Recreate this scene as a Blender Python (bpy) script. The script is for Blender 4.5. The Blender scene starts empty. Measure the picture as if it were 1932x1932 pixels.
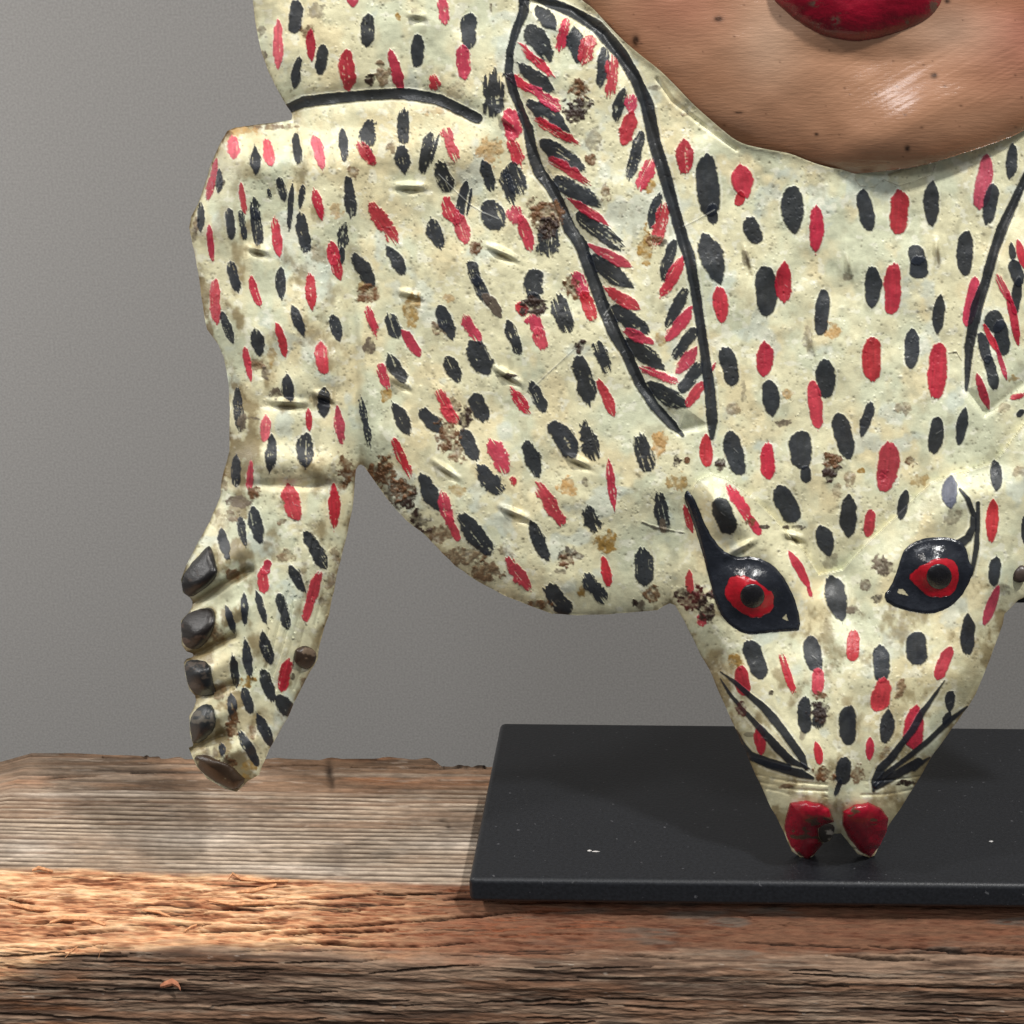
import bpy, bmesh, math, random
import numpy as np
from mathutils import Vector

# ------------------------------------------------------------------ camera, world, lamps, exposure
S = bpy.context.scene
COL = S.collection
IMG = 1932.0                      # working units: the picture is 1932 units wide
F = 4560.0                        # focal length in those units
PX0, PY0 = 1250.0, 966.0          # where the optical axis falls
PITCH = math.radians(22)
K = 0.34 / IMG                    # metres per unit at the mask
D0 = F * K
RIGHT = np.array([1.0, 0, 0])
FWD = np.array([0, math.cos(PITCH), -math.sin(PITCH)])
UP = np.array([0, math.sin(PITCH), math.cos(PITCH)])
TIPX, TIPY = 1580.0, 1618.0
def ray(px, py):
    px = np.asarray(px, float); py = np.asarray(py, float)
    return (FWD[None] * F + np.multiply.outer(px.ravel() - PX0, RIGHT) - np.multiply.outer(py.ravel() - PY0, UP)) / F
TIPW = np.array([(TIPX - PX0) * K, 0.0, 0.0])
CAM = TIPW - ray(TIPX, TIPY)[0] * D0

cd = bpy.data.cameras.new("camera"); cam = bpy.data.objects.new("camera", cd); COL.objects.link(cam)
cam.location = CAM; cam.rotation_euler = (math.pi / 2 - PITCH, 0, 0)
cd.sensor_width = 36; cd.lens = F / IMG * 36
cd.shift_x = -(PX0 - IMG / 2) / IMG; cd.shift_y = 0
cd.clip_start = 0.02; cd.clip_end = 50
S.camera = cam
S.render.resolution_x = S.render.resolution_y = 1024

w = bpy.data.worlds.new("World"); S.world = w; w.use_nodes = True
bg = w.node_tree.nodes['Background']; bg.inputs[0].default_value = (0.93, 0.96, 1.0, 1); bg.inputs[1].default_value = 0.42
_n = w.node_tree.nodes; _l = w.node_tree.links                     # a plain room: pale above, darker floor below
_tc = _n.new('ShaderNodeTexCoord'); _sx = _n.new('ShaderNodeSeparateXYZ'); _mr = _n.new('ShaderNodeMapRange')
_mr.inputs['From Min'].default_value = -0.35; _mr.inputs['From Max'].default_value = 0.45; _mr.inputs['To Min'].default_value = 0.07; _mr.inputs['To Max'].default_value = 0.34
_l.new(_tc.outputs['Generated'], _sx.inputs[0]); _l.new(_sx.outputs['Z'], _mr.inputs['Value']); _l.new(_mr.outputs[0], bg.inputs[1])
S.view_settings.view_transform = 'Standard'; S.view_settings.look = 'None'
S.view_settings.exposure = 0.0; S.view_settings.gamma = 1.0

def area(name, target, direction, dist, size, power, color):
    l = bpy.data.lights.new(name, 'AREA'); l.shape = 'DISK'; l.size = size; l.energy = power; l.color = color
    o = bpy.data.objects.new(name, l); COL.objects.link(o)
    d = Vector(direction).normalized(); o.location = Vector(target) + d * dist
    o.rotation_euler = d.to_track_quat('Z', 'Y').to_euler(); return o
CEN = (-0.01, 0.0, 0.12)
area("key_lamp", CEN, (0.60, -0.62, 1.15), 1.5, 0.11, 21.5, (1.0, 0.985, 0.95))
area("left_lamp", CEN, (-0.95, -0.42, 1.10), 1.5, 0.14, 12, (1.0, 0.95, 0.88))
area("front_lamp", CEN, (-0.25, -1.0, 0.78), 1.6, 0.28, 5.0, (0.97, 0.98, 1.0))
area("added_wall_fill", (-0.1, 0.42, 0.0), (-0.35, -0.75, 0.5), 0.9, 0.3, 3.2, (1.0, 0.98, 0.95)).location = (-0.75, 0.12, 0.25)  # unseen fill light, added only to brighten the wall

# ------------------------------------------------------------------ helpers
def vn(X, Y, sx, sy, seed):
    """smooth value noise in 0..1 over arrays"""
    r = np.random.RandomState(seed)
    x = X / sx; y = Y / sy
    x0 = np.floor(x).astype(int); y0 = np.floor(y).astype(int)
    ox, oy = x0.min(), y0.min()
    T = r.rand(y0.max() - oy + 2, x0.max() - ox + 2)
    fx = x - x0; fy = y - y0
    fx = fx * fx * (3 - 2 * fx); fy = fy * fy * (3 - 2 * fy)
    i = y0 - oy; j = x0 - ox
    return (T[i, j] * (1 - fx) + T[i, j + 1] * fx) * (1 - fy) + (T[i + 1, j] * (1 - fx) + T[i + 1, j + 1] * fx) * fy
def fbm(X, Y, sx, sy, seed, n=4):
    a = 0; amp = 1; tot = 0
    for k in range(n):
        a = a + amp * vn(X + 37.7 * k, Y + 91.3 * k, sx / 2 ** k, sy / 2 ** k, seed + k); tot += amp; amp *= 0.55
    return a / tot
def sstep(a, b, x):
    t = np.clip((x - a) / (b - a), 0, 1); return t * t * (3 - 2 * t)
def lin(r, g, b):
    c = np.array([r, g, b]) / 255.0
    return np.where(c <= 0.04045, c / 12.92, ((c + 0.055) / 1.055) ** 2.4)
def inside(loops, X, Y):
    ins = np.zeros(X.shape, bool)
    for L in loops:
        n = len(L)
        for i in range(n):
            x1, y1 = L[i]; x2, y2 = L[(i + 1) % n]
            if y1 == y2: continue
            lo, hi = min(y1, y2), max(y1, y2)
            rows = np.where((Y[:, 0] >= lo) & (Y[:, 0] < hi))[0]
            if len(rows) == 0: continue
            xx = x1 + (Y[rows, 0] - y1) * (x2 - x1) / (y2 - y1)
            ins[rows] ^= X[rows] < xx[:, None]
    return ins
def dist_band(loops, X, Y, band, closed=True):
    """distance to the loops and nearest point, limited to a band"""
    D = np.full(X.shape, band, float); NX = X.copy(); NY = Y.copy()
    x0, y0 = X[0, 0], Y[0, 0]; s = X[0, 1] - X[0, 0]
    ny, nx = X.shape
    for L in loops:
        n = len(L)
        for i in range(n if closed else n - 1):
            x1, y1 = L[i]; x2, y2 = L[(i + 1) % n]
            a = max(0, int((min(x1, x2) - band - x0) / s)); b = min(nx, int((max(x1, x2) + band - x0) / s) + 2)
            c = max(0, int((min(y1, y2) - band - y0) / s)); d = min(ny, int((max(y1, y2) + band - y0) / s) + 2)
            if a >= b or c >= d: continue
            xs = X[c:d, a:b]; ys = Y[c:d, a:b]
            dx, dy = x2 - x1, y2 - y1; l2 = dx * dx + dy * dy + 1e-9
            t = np.clip(((xs - x1) * dx + (ys - y1) * dy) / l2, 0, 1)
            qx = x1 + t * dx; qy = y1 + t * dy
            dd = np.hypot(xs - qx, ys - qy)
            m = dd < D[c:d, a:b]
            D[c:d, a:b][m] = dd[m]; NX[c:d, a:b][m] = qx[m]; NY[c:d, a:b][m] = qy[m]
    return D, NX, NY
def jag(L, step, amp, seed):
    """resample a loop and roughen it a little"""
    r = random.Random(seed); out = []
    n = len(L)
    for i in range(n):
        x1, y1 = L[i]; x2, y2 = L[(i + 1) % n]
        d = math.hypot(x2 - x1, y2 - y1); m = max(1, int(d / step))
        for k in range(m):
            t = k / m; a = 0 if k == 0 else amp
            out.append((x1 + (x2 - x1) * t + r.uniform(-a, a), y1 + (y2 - y1) * t + r.uniform(-a, a)))
    return out
def smooth_loop(L, it=1):
    for _ in range(it):
        o = []
        n = len(L)
        for i in range(n):
            x1, y1 = L[i]; x2, y2 = L[(i + 1) % n]
            o += [(x1 * .75 + x2 * .25, y1 * .75 + y2 * .25), (x1 * .25 + x2 * .75, y1 * .25 + y2 * .75)]
        L = o
    return L

# mask plane: vertical, leaning back a little, through the tips of the muzzle
LEAN = math.radians(6)
MN = np.array([0, -math.cos(LEAN), math.sin(LEAN)])
def mask_pos(px, py, h):
    """h: relief towards the viewer in units"""
    R = ray(px, py); sh = np.asarray(px).shape; h = np.asarray(h) + 30
    num = (TIPW - CAM) @ MN
    t = num / (R @ MN)
    L = np.linalg.norm(R, axis=1)
    p = CAM + R * (t - np.broadcast_to(h, sh).ravel() * K / L)[:, None]
    return p
def build(name, pos, faces, col, gloss, uv, mat, parent=None, normals=None):
    me = bpy.data.meshes.new(name)
    nv, nf = len(pos), len(faces)
    me.vertices.add(nv); me.vertices.foreach_set("co", np.ascontiguousarray(pos, dtype=np.float32).ravel())
    me.loops.add(nf * 4); me.loops.foreach_set("vertex_index", np.ascontiguousarray(faces, dtype=np.int32).ravel())
    me.polygons.add(nf); me.polygons.foreach_set("loop_start", np.arange(0, nf * 4, 4, dtype=np.int32))
    me.update(calc_edges=True)
    me.polygons.foreach_set("use_smooth", np.ones(nf, dtype=bool))
    a = me.color_attributes.new("paint", 'FLOAT_COLOR', 'POINT')
    c4 = np.ones((nv, 4), np.float32); c4[:, :3] = col; c4[:, 3] = gloss
    a.data.foreach_set("color", c4.ravel())
    u = me.attributes.new("sheet", 'FLOAT_VECTOR', 'POINT')
    u3 = np.zeros((nv, 3), np.float32); u3[:, :2] = np.asarray(uv) / 100.0
    u.data.foreach_set("vector", u3.ravel())
    me.materials.append(mat)
    me.validate()
    if normals is not None:
        me.normals_split_custom_set_from_vertices(normals.tolist())
    o = bpy.data.objects.new(name, me); COL.objects.link(o)
    if parent: o.parent = parent
    return o
def tag(o, label=None, cat=None, group=None, kind=None):
    if label: o['label'] = label
    if cat: o['category'] = cat
    if group: o['group'] = group
    if kind: o['kind'] = kind
    return o

# ------------------------------------------------------------------ materials
def mat_new(name):
    m = bpy.data.materials.new(name); m.use_nodes = True
    nt = m.node_tree; return m, nt, nt.nodes, nt.links, nt.nodes['Principled BSDF']
def paint_mat(name, rough_lo, rough_hi, bumps, mottling=0.25, spec=0.5, coat=0.0, aniso=None):
    """vertex paint times fine noise; bumps = [(scale, strength)], gloss from paint alpha"""
    m, nt, N, Lk, B = mat_new(name)
    at = N.new('ShaderNodeAttribute'); at.attribute_name = "paint"
    sh = N.new('ShaderNodeAttribute'); sh.attribute_name = "sheet"
    n1 = N.new('ShaderNodeTexNoise'); n1.inputs['Scale'].default_value = 9; n1.inputs['Detail'].default_value = 6
    n1.inputs['Roughness'].default_value = 0.7
    mp = N.new('ShaderNodeMapping')
    if aniso: mp.inputs['Rotation'].default_value = (0, 0, aniso[0]); mp.inputs['Scale'].default_value = (aniso[1], aniso[2], 1)
    Lk.new(sh.outputs['Vector'], mp.inputs['Vector']); Lk.new(mp.outputs[0], n1.inputs['Vector'])
    mr = N.new('ShaderNodeMapRange'); mr.inputs['From Min'].default_value = 0.3; mr.inputs['From Max'].default_value = 0.7
    mr.inputs['To Min'].default_value = 1 - mottling; mr.inputs['To Max'].default_value = 1 + mottling * 0.6
    Lk.new(n1.outputs['Fac'], mr.inputs['Value'])
    mx = N.new('ShaderNodeVectorMath'); mx.operation = 'SCALE'
    Lk.new(at.outputs['Color'], mx.inputs[0]); Lk.new(mr.outputs[0], mx.inputs['Scale'])
    Lk.new(mx.outputs[0], B.inputs['Base Color'])
    rr = N.new('ShaderNodeMapRange'); rr.inputs['To Min'].default_value = rough_hi; rr.inputs['To Max'].default_value = rough_lo
    Lk.new(at.outputs['Alpha'], rr.inputs['Value'])
    ad = N.new('ShaderNodeMath'); ad.operation = 'MULTIPLY_ADD'; ad.inputs[1].default_value = 0.25
    Lk.new(n1.outputs['Fac'], ad.inputs[0]); Lk.new(rr.outputs[0], ad.inputs[2])
    sb = N.new('ShaderNodeMath'); sb.operation = 'SUBTRACT'; sb.inputs[1].default_value = 0.12
    Lk.new(ad.outputs[0], sb.inputs[0]); Lk.new(sb.outputs[0], B.inputs['Roughness'])
    B.inputs['Specular IOR Level'].default_value = spec
    if coat: B.inputs['Coat Weight'].default_value = coat; B.inputs['Coat Roughness'].default_value = 0.2
    prev = None
    for sc, st, dist in bumps:
        nb = N.new('ShaderNodeTexNoise'); nb.inputs['Scale'].default_value = sc; nb.inputs['Detail'].default_value = 4
        Lk.new(mp.outputs[0], nb.inputs['Vector'])
        bp = N.new('ShaderNodeBump'); bp.inputs['Strength'].default_value = st; bp.inputs['Distance'].default_value = dist
        Lk.new(nb.outputs['Fac'], bp.inputs['Height'])
        if prev: Lk.new(prev.outputs[0], bp.inputs['Normal'])
        prev = bp
    if prev: Lk.new(prev.outputs[0], B.inputs['Normal'])
    return m
M_TIN = paint_mat('enamelled_tin', 0.2, 0.6, [(12, 0.2, 0.0005), (45, 0.32, 0.00018)], 0.14, 0.5)
M_FACE = paint_mat('varnished_flesh_paint', 0.17, 0.4, [(9, 0.28, 0.0005), (28, 0.28, 0.0002)], 0.10, 0.55, 0.35, (math.radians(24), 0.35, 2.2))
M_WOOD = paint_mat('weathered_wood', 0.55, 0.92, [(12, 0.8, 0.0008), (50, 0.5, 0.0003)], 0.38, 0.25, 0, (0, 0.3, 1.6))

def plain(name, col, rough, noise_scale=300, amount=0.2, bump=0.2, spec=0.5, specks=None):
    m, nt, N, Lk, B = mat_new(name)
    tc = N.new('ShaderNodeTexCoord')
    n1 = N.new('ShaderNodeTexNoise'); n1.inputs['Scale'].default_value = noise_scale; n1.inputs['Detail'].default_value = 5
    Lk.new(tc.outputs['Object'], n1.inputs['Vector'])
    cr = N.new('ShaderNodeMapRange'); cr.inputs['From Min'].default_value = .3; cr.inputs['From Max'].default_value = .7
    cr.inputs['To Min'].default_value = 1 - amount; cr.inputs['To Max'].default_value = 1 + amount
    Lk.new(n1.outputs['Fac'], cr.inputs['Value'])
    vm = N.new('ShaderNodeVectorMath'); vm.operation = 'SCALE'; vm.inputs[0].default_value = col
    Lk.new(cr.outputs[0], vm.inputs['Scale']); out = vm.outputs[0]
    if specks:
        v = N.new('ShaderNodeTexNoise'); v.inputs['Scale'].default_value = specks[0]; v.inputs['Detail'].default_value = 2
        Lk.new(tc.outputs['Object'], v.inputs['Vector'])
        g = N.new('ShaderNodeMapRange'); g.inputs['From Min'].default_value = specks[1]; g.inputs['From Max'].default_value = specks[1] + 0.05
        Lk.new(v.outputs['Fac'], g.inputs['Value'])
        mx = N.new('ShaderNodeMix'); mx.data_type = 'RGBA'; mx.inputs['B'].default_value = (*specks[2], 1)
        Lk.new(g.outputs[0], mx.inputs['Factor']); Lk.new(out, mx.inputs['A']); out = mx.outputs['Result']
    Lk.new(out, B.inputs['Base Color'])
    B.inputs['Roughness'].default_value = rough; B.inputs['Specular IOR Level'].default_value = spec
    bp = N.new('ShaderNodeBump'); bp.inputs['Strength'].default_value = bump; bp.inputs['Distance'].default_value = 0.0004
    Lk.new(n1.outputs['Fac'], bp.inputs['Height']); Lk.new(bp.outputs[0], B.inputs['Normal'])
    return m
M_WALL = plain('grey_wall_paint', (0.215, 0.208, 0.2), 0.9, 900, 0.12, 0.3, 0.1)
M_BASE = plain('satin_black_paint', (0.0110, 0.0120, 0.0145), 0.40, 900, 0.3, 0.25, 0.4, (500, 0.70, (0.07, 0.07, 0.075)))
M_RIVET = plain('dark_rivet_metal', (0.05, 0.035, 0.028), 0.35, 500, 0.3, 0.3, 0.6)

# ------------------------------------------------------------------ backdrop wall and timber beam
def quad_sheet(name, pts, mat, kind):
    me = bpy.data.meshes.new(name); me.from_pydata([tuple(p) for p in pts], [], [tuple(range(len(pts)))]); me.materials.append(mat)
    o = bpy.data.objects.new(name, me); COL.objects.link(o); o['kind'] = kind; return o
WY = 0.42
quad_sheet('wall', [(-1.6, WY, -1.0), (1.8, WY, -1.0), (1.8, WY, 1.6), (-1.6, WY, 1.6)], M_WALL, 'structure')

def on_z(px, py, z):
    R = ray(px, py)[0]; t = (z - CAM[2]) / R[2]; return CAM + R * t
def project(P):
    d = P - CAM; z = d @ FWD
    return PX0 + F * (d @ RIGHT) / z, PY0 - F * (d @ UP) / z
TH = 0.0095                                                       # plinth thickness
fa, fb = on_z(0, 1643, -TH), on_z(880, 1671, -TH)
fdir = (fb - fa) / (fb - fa)[0]
def front_edge(x): return fa + fdir * (x - fa[0])[..., None] if hasattr(x, '__len__') else fa + fdir * (x - fa[0])
ra, rb = on_z(60, 1424, -TH), on_z(930, 1440, -TH)
rdir = (rb - ra) / (rb - ra)[0]

def beam():
    # rows: profile parameter; columns: x
    xw = on_z(-25, 1750, -0.02)[0]; xe = on_z(1960, 1750, -0.02)[0]
    xs = np.concatenate([np.linspace(xw - 0.10, xw, 12)[:-1], np.arange(xw, xe, 2.6 * K), np.linspace(xe, xe + 0.12, 30)[1:]])
    # profile pieces
    top_n, bev_n, fr_n = 250, 100, 200
    nrow = 12 + top_n + bev_n + fr_n
    s = np.concatenate([np.linspace(-0.3, -0.02, 12), np.linspace(0, 1, top_n, endpoint=False), np.linspace(1, 2, bev_n, endpoint=False), np.linspace(2, 3.2, fr_n)])
    X, SS = np.meshgrid(xs, s)
    fe = fa[None] + fdir[None] * (xs - fa[0])[:, None]            # front top edge per column
    EX = np.array([-500, 0, 400, 700, 900, 1400, 1932, 2600.0]); EY = np.array([1630, 1643, 1655, 1668, 1672, 1676, 1680, 1684.0])
    EW = np.array([on_z(a, b, -TH) for a, b in zip(EX, EY)])
    fe = fe.copy(); fe[:, 1] = np.interp(xs, EW[:, 0], EW[:, 1])
    re = ra[None] + rdir[None] * (xs - ra[0])[:, None]            # rear edge
    # worn outline of the rear edge, in units of picture height, turned into depth
    kx = [-400, 0, 30, 62, 340, 352, 540, 800, 812, 838, 930, 2000]
    kv = [60, 22, 8, 0, 4, 8, 2, -3, -2, 10, 11, 12]
    pxr, _ = project(np.column_stack([xs, re[:, 1], np.full_like(xs, -TH)]))
    off = np.interp(pxr, kx, kv) + 2.2 * (vn(pxr[None], np.zeros((1, len(xs))), 26, 5, 5)[0] - .5) * 2
    re = re.copy(); re[:, 1] -= (off - 3) * K / math.sin(PITCH)
    P = np.zeros(X.shape + (3,)); P[..., 0] = X
    bw = 0.0205                                                    # bevel run
    bd = 0.0155
    n3 = vn(X / K, SS * 0, 260, 1, 11) - .5
    for i, sv in enumerate(s):
        if sv < 0:
            P[i, :, 1] = re[:, 1] + 0.012 * (-sv / 0.3) ; P[i, :, 2] = -TH - 0.05 * (-sv / 0.3) ** 0.7
        elif sv < 1:
            P[i, :, 1] = re[:, 1] * (1 - sv) + fe[:, 1] * sv; P[i, :, 2] = -TH
        elif sv < 2:
            t = sv - 1
            P[i, :, 1] = fe[:, 1] - bw * t * (0.9 + 0.25 * t); P[i, :, 2] = -TH - bd * (t ** 0.95)
        else:
            t = (sv - 2) / 1.2
            P[i, :, 1] = fe[:, 1] - bw * 1.15 - 0.003 * np.sqrt(t); P[i, :, 2] = -TH - bd - t * 0.066
    px, py = project(P.reshape(-1, 3)); px = px.reshape(X.shape); py = py.reshape(X.shape)
    # row normals (rough)
    dY = np.gradient(P[..., 1], axis=0); dZ = np.gradient(P[..., 2], axis=0)
    ln = np.hypot(dY, dZ) + 1e-9; NY_, NZ_ = dZ / ln, -dY / ln
    NY_ = np.where(NZ_ < 0, NY_, NY_)
    # ----- relief and colour
    top = (SS >= 0) & (SS < 1); bev = (SS >= 1) & (SS < 2); fr = SS >= 2
    wob = 3.2 * (fbm(px, py, 420, 60, 21, 3) - .5) * 2 + 1.1 * (vn(px, py, 60, 9, 22) - .5)
    tilt = -0.016 * (px - 500)
    base = py + wob + tilt
    lam = 8.6 + 0.0 * px
    g = 0.5 + 0.5 * np.sin(2 * np.pi * base / 8.3 + 2.4 * (vn(px, base, 900, 30, 4) - .5))
    g = np.clip(g * 1.15 + 0.5 * (vn(px, base, 70, 4, 8) - .5), 0, 1)
    gmask = sstep(1470, 1512, py + 14 * (fbm(px, py, 160, 30, 31) - .5)) * (SS < 1)
    streak = fbm(px, base, 190, 7, 41, 4)
    streak2 = fbm(px, base, 420, 16, 51, 3)
    fine = fbm(px, base, 40, 2.6, 61, 3)
    H = np.zeros(X.shape)
    col = np.zeros(X.shape + (3,))
    def blend(c, target, m):
        return c * (1 - m[..., None]) + np.asarray(target) * m[..., None]
    # top
    cbrown = lin(150, 124, 103); cgrey = lin(172, 160, 147); cdark = lin(92, 78, 66); clight = lin(190, 177, 162)
    ct = np.broadcast_to(cbrown, col.shape).copy()
    ct = blend(ct, cgrey, sstep(.45, .62, streak2) * .75)
    ct = blend(ct, lin(176, 128, 94), sstep(.5, .7, fbm(px, py, 240, 26, 71, 3)) * (1 - gmask) * .8)
    ct = blend(ct, cdark, sstep(.55, .33, streak) * .75)
    gro = np.broadcast_to(cdark, col.shape) * (1 - g[..., None]) + np.broadcast_to(clight, col.shape) * g[..., None]
    gro = blend(gro, lin(150, 132, 116), sstep(.5, .68, fbm(px, py, 200, 30, 77, 4)) * .55)
    gro = blend(gro, lin(112, 100, 90), sstep(.56, .75, fbm(px, py, 70, 34, 87, 4)) * .5)
    gro = blend(gro, lin(132, 108, 90), sstep(.52, .7, fbm(px, py, 300, 14, 79, 4)) * .6)
    ct = ct * (1 - gmask[..., None]) + gro * gmask[..., None]
    ct = blend(ct, lin(206, 198, 188), (sstep(.62, .8, fine) * .35) * (SS < 1))
    # dark end-grain smudge and small knots near the rear edge
    for (kx_, ky_, rx, ry, dk) in ((622, 1452, 7, 26, .8), (628, 1475, 5, 14, .6), (846, 1552, 5, 5, .9), (856, 1545, 28, 10, .3), (835, 1540, 9, 3, .7),
                                   (280, 1485, 34, 9, .55), (830, 1430, 12, 5, .8), (290, 1458, 150, 4, .8), (120, 1466, 90, 4, .5), (70, 1430, 60, 3, .6), (700, 1430, 60, 1.6, .6)):
        q = np.exp(-(((px - kx_) / rx) ** 2 + ((base - ky_) / ry) ** 2)) * (0.6 + 0.8 * fbm(px, py, 14, 8, int(kx_)))
        ct = blend(ct, lin(58, 46, 38), np.clip(q * dk * (SS < 1), 0, 1)); H -= q * 2.0 * (SS < 1)
    for (kx_, ky_, rx, ry) in ((230, 1503, 90, 5), (100, 1508, 70, 4), (340, 1418, 22, 4), (900, 1590, 120, 12), (360, 1585, 130, 20), (560, 1640, 160, 10), (700, 1662, 120, 6), (50, 1610, 60, 20), (960, 1640, 120, 10)):
        q = np.exp(-(((px - kx_) / rx) ** 2 + ((base - ky_) / ry) ** 2)) * (0.3 + g * .7)
        ct = blend(ct, lin(232, 226, 218), np.clip(q * .6 * (SS < 1), 0, 1))
    H += (g - .5) * 2.6 * gmask + (streak - .5) * 9 * (1 - gmask) * (SS < 1.0) + (streak2 - .5) * 5
    # bevel: fresh broken orange wood at the left, redder and browner to the right
    T = SS - 1
    og = lin(226, 180, 136); og2 = lin(192, 134, 96); rd = lin(124, 82, 62); gy = lin(120, 103, 90)
    fib = .6 * fbm(px, base + 10 * (vn(px, py, 120, 30, 93) - .5), 80, 7, 95, 4) + .4 * fbm(px, base + 4 * (vn(px, py, 40, 20, 94) - .5), 26, 2.8, 96, 2)
    cb = og2 + (og - og2) * sstep(.4, .57, fib)[..., None]
    cb = blend(cb, lin(246, 202, 160), sstep(.57, .68, fib) * .8 * sstep(1100, 600, px))
    cb = blend(cb, rd, sstep(480, 900, px + 200 * (streak2 - .5)) * .9)
    cb = blend(cb, gy, sstep(.5, .66, fbm(px, py, 150, 20, 97, 3)) * sstep(820, 1400, px) * .95)
    cb = blend(cb, lin(150, 98, 72), sstep(.6, .75, fbm(px, base, 110, 12, 99, 3)) * .65)
    cb = blend(cb, lin(104, 62, 42), sstep(.40, .30, fib) * .85)
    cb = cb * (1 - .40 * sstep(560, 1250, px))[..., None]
    bm = sstep(-0.035, 0.02, T + 0.10 * (fbm(px, py, 90, 12, 101, 4) - .5)) * (1 - sstep(0.80, 0.98, T + 0.30 * (fbm(px, py, 130, 16, 103, 4) - .5) + sstep(1000, 1900, px) * .12 - .3 * sstep(260, 0, px)))
    # front: dark weathered grain
    gr = fbm(px, base + 16 * (fbm(px, py, 260, 60, 111, 3) - .5), 150, 8, 113, 5)
    gr2 = fbm(px, base + 16 * (fbm(px, py, 260, 60, 111, 3) - .5), 330, 24, 123, 3)
    cf = lin(84, 64, 51) + (lin(136, 112, 93) - lin(84, 64, 51)) * sstep(.36, .66, gr)[..., None]
    cf = blend(cf, lin(112, 78, 56), sstep(.52, .66, gr2) * .55)
    cf = cf * (.72 + .56 * fbm(px, base, 44, 2.4, 139, 2))[..., None]
    cf = blend(cf, lin(140, 124, 108), sstep(.6, .76, fbm(px, base, 90, 5, 133, 4)) * .55)
    cf = blend(cf, lin(58, 45, 36), sstep(.38, .26, gr) * .55)
    cf = blend(cf, lin(176, 164, 152), sstep(.86, .92, fbm(px, py, 22, 4, 143, 2)) * .5)
    cf = blend(cf, lin(150, 100, 66), sstep(.58, .72, fbm(px, py, 160, 14, 153, 3)) * sstep(400, 0, px) * sstep(1830, 1850, py) * .7)
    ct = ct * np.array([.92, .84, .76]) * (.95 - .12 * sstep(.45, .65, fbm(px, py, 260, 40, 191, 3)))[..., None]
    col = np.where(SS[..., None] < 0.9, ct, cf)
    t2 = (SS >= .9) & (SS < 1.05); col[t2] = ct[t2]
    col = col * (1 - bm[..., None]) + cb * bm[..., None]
    col = col * (.76 + .48 * (.6 * vn(px, base, 16, 1.7, 181) + .4 * vn(px, base, 34, 2.6, 182)))[..., None]
    H += (fib - .5) * 8 * bm + (gr - .5) * 7 * sstep(1.85, 2.05, SS) + (fbm(px, base, 26, 2.6, 98, 2) - .5) * 3.5 * (SS > 1) + (gr2 - .5) * 6 * (SS > 1.9)
    H += 3.0 * (sstep(.50, .54, fbm(px, base, 150, 26, 161, 3)) - .5) * bm
    # long cracks: px0, py0, px1, py1, half width, darkness
    cr = [(545, 1752, 760, 1738, 2.6), (760, 1738, 960, 1722, 2.0), (960, 1722, 1060, 1719, 1.3), (500, 1763, 760, 1752, 2.2), (350, 1757, 545, 1752, 3.2), (515, 1776, 800, 1786, 2.8),
          (800, 1786, 905, 1775, 1.6), (1727, 1789, 1945, 1801, 3.6), (1573, 1802, 1752, 1811, 3.6), (1390, 1780, 1640, 1788, 1.6), (1640, 1783, 1800, 1792, 1.6),
          (150, 1844, 330, 1854, 2.6), (0, 1860, 190, 1872, 2.4), (200, 1867, 380, 1872, 2.2), (400, 1900, 560, 1894, 2.0), (80, 1765, 230, 1756, 2.4), (90, 1790, 200, 1780, 2.0),
          (541, 1818, 730, 1808, 2.0), (700, 1836, 905, 1820, 2.0), (560, 1895, 770, 1889, 1.8), (900, 1893, 1100, 1887, 1.8), (1080, 1829, 1230, 1823, 1.6), (1090, 1846, 1200, 1846, 1.6),
          (1165, 1802, 1300, 1806, 1.8), (1450, 1858, 1600, 1862, 1.6), (1500, 1838, 1640, 1846, 1.5), (1180, 1898, 1310, 1906, 2.0), (1130, 1884, 1290, 1890, 1.8), (1000, 1932, 1120, 1928, 1.6),
          (1420, 1906, 1560, 1912, 1.6), (1600, 1905, 1900, 1916, 1.6), (1700, 1862, 1932, 1868, 1.4), (0, 1690, 62, 1706, 2.6), (392, 1669, 545, 1674, 1.6), (240, 1708, 400, 1710, 1.2), (395, 1712, 520, 1714, 1.4),
          (540, 1700, 700, 1690, 1.2), (700, 1690, 880, 1686, 1.2), (600, 1716, 760, 1704, 1.2), (0, 1915, 260, 1925, 2.0), (0, 1805, 120, 1798, 1.8), (870, 1795, 1100, 1800, 1.4), (30, 1742, 150, 1738, 1.8)]
    rr = random.Random(4)
    for _ in range(46):
        a = rr.uniform(-20, 1900); b = rr.uniform(1775, 1960); l = rr.uniform(40, 200)
        cr.append((a, b, a + l, b + rr.uniform(-4, 5), rr.uniform(.6, 1.5)))
    for _ in range(170):
        a = rr.uniform(-20, 1100); b = rr.uniform(1648, 1752) + .022 * a; l = rr.uniform(14, 90)
        cr.append((a, b, a + l, b + rr.uniform(-3, 2), rr.uniform(.35, .8), 1))
    for _ in range(20):
        a = rr.uniform(-20, 900); b = rr.uniform(1650, 1750) + .03 * a; l = rr.uniform(30, 150)
        cr.append((a, b, a + l, b + rr.uniform(-3, 3), rr.uniform(.5, 1.2)))
    cr += [(175, 1463, 330, 1456, 2.2), (330, 1456, 380, 1452, 1.2), (100, 1485, 0, 1490, 1.6), (0, 1470, 180, 1464, 1.8), (620, 1446, 930, 1450, 1.4), (380, 1446, 620, 1444, 1.2), (100, 1427, 300, 1430, 1.2)]
    pw = base - tilt - wob
    wv = 2.2 * (vn(px, py, 40, 40, 171) - .5) + .8 * (vn(px, py, 9, 9, 172) - .5)
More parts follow.
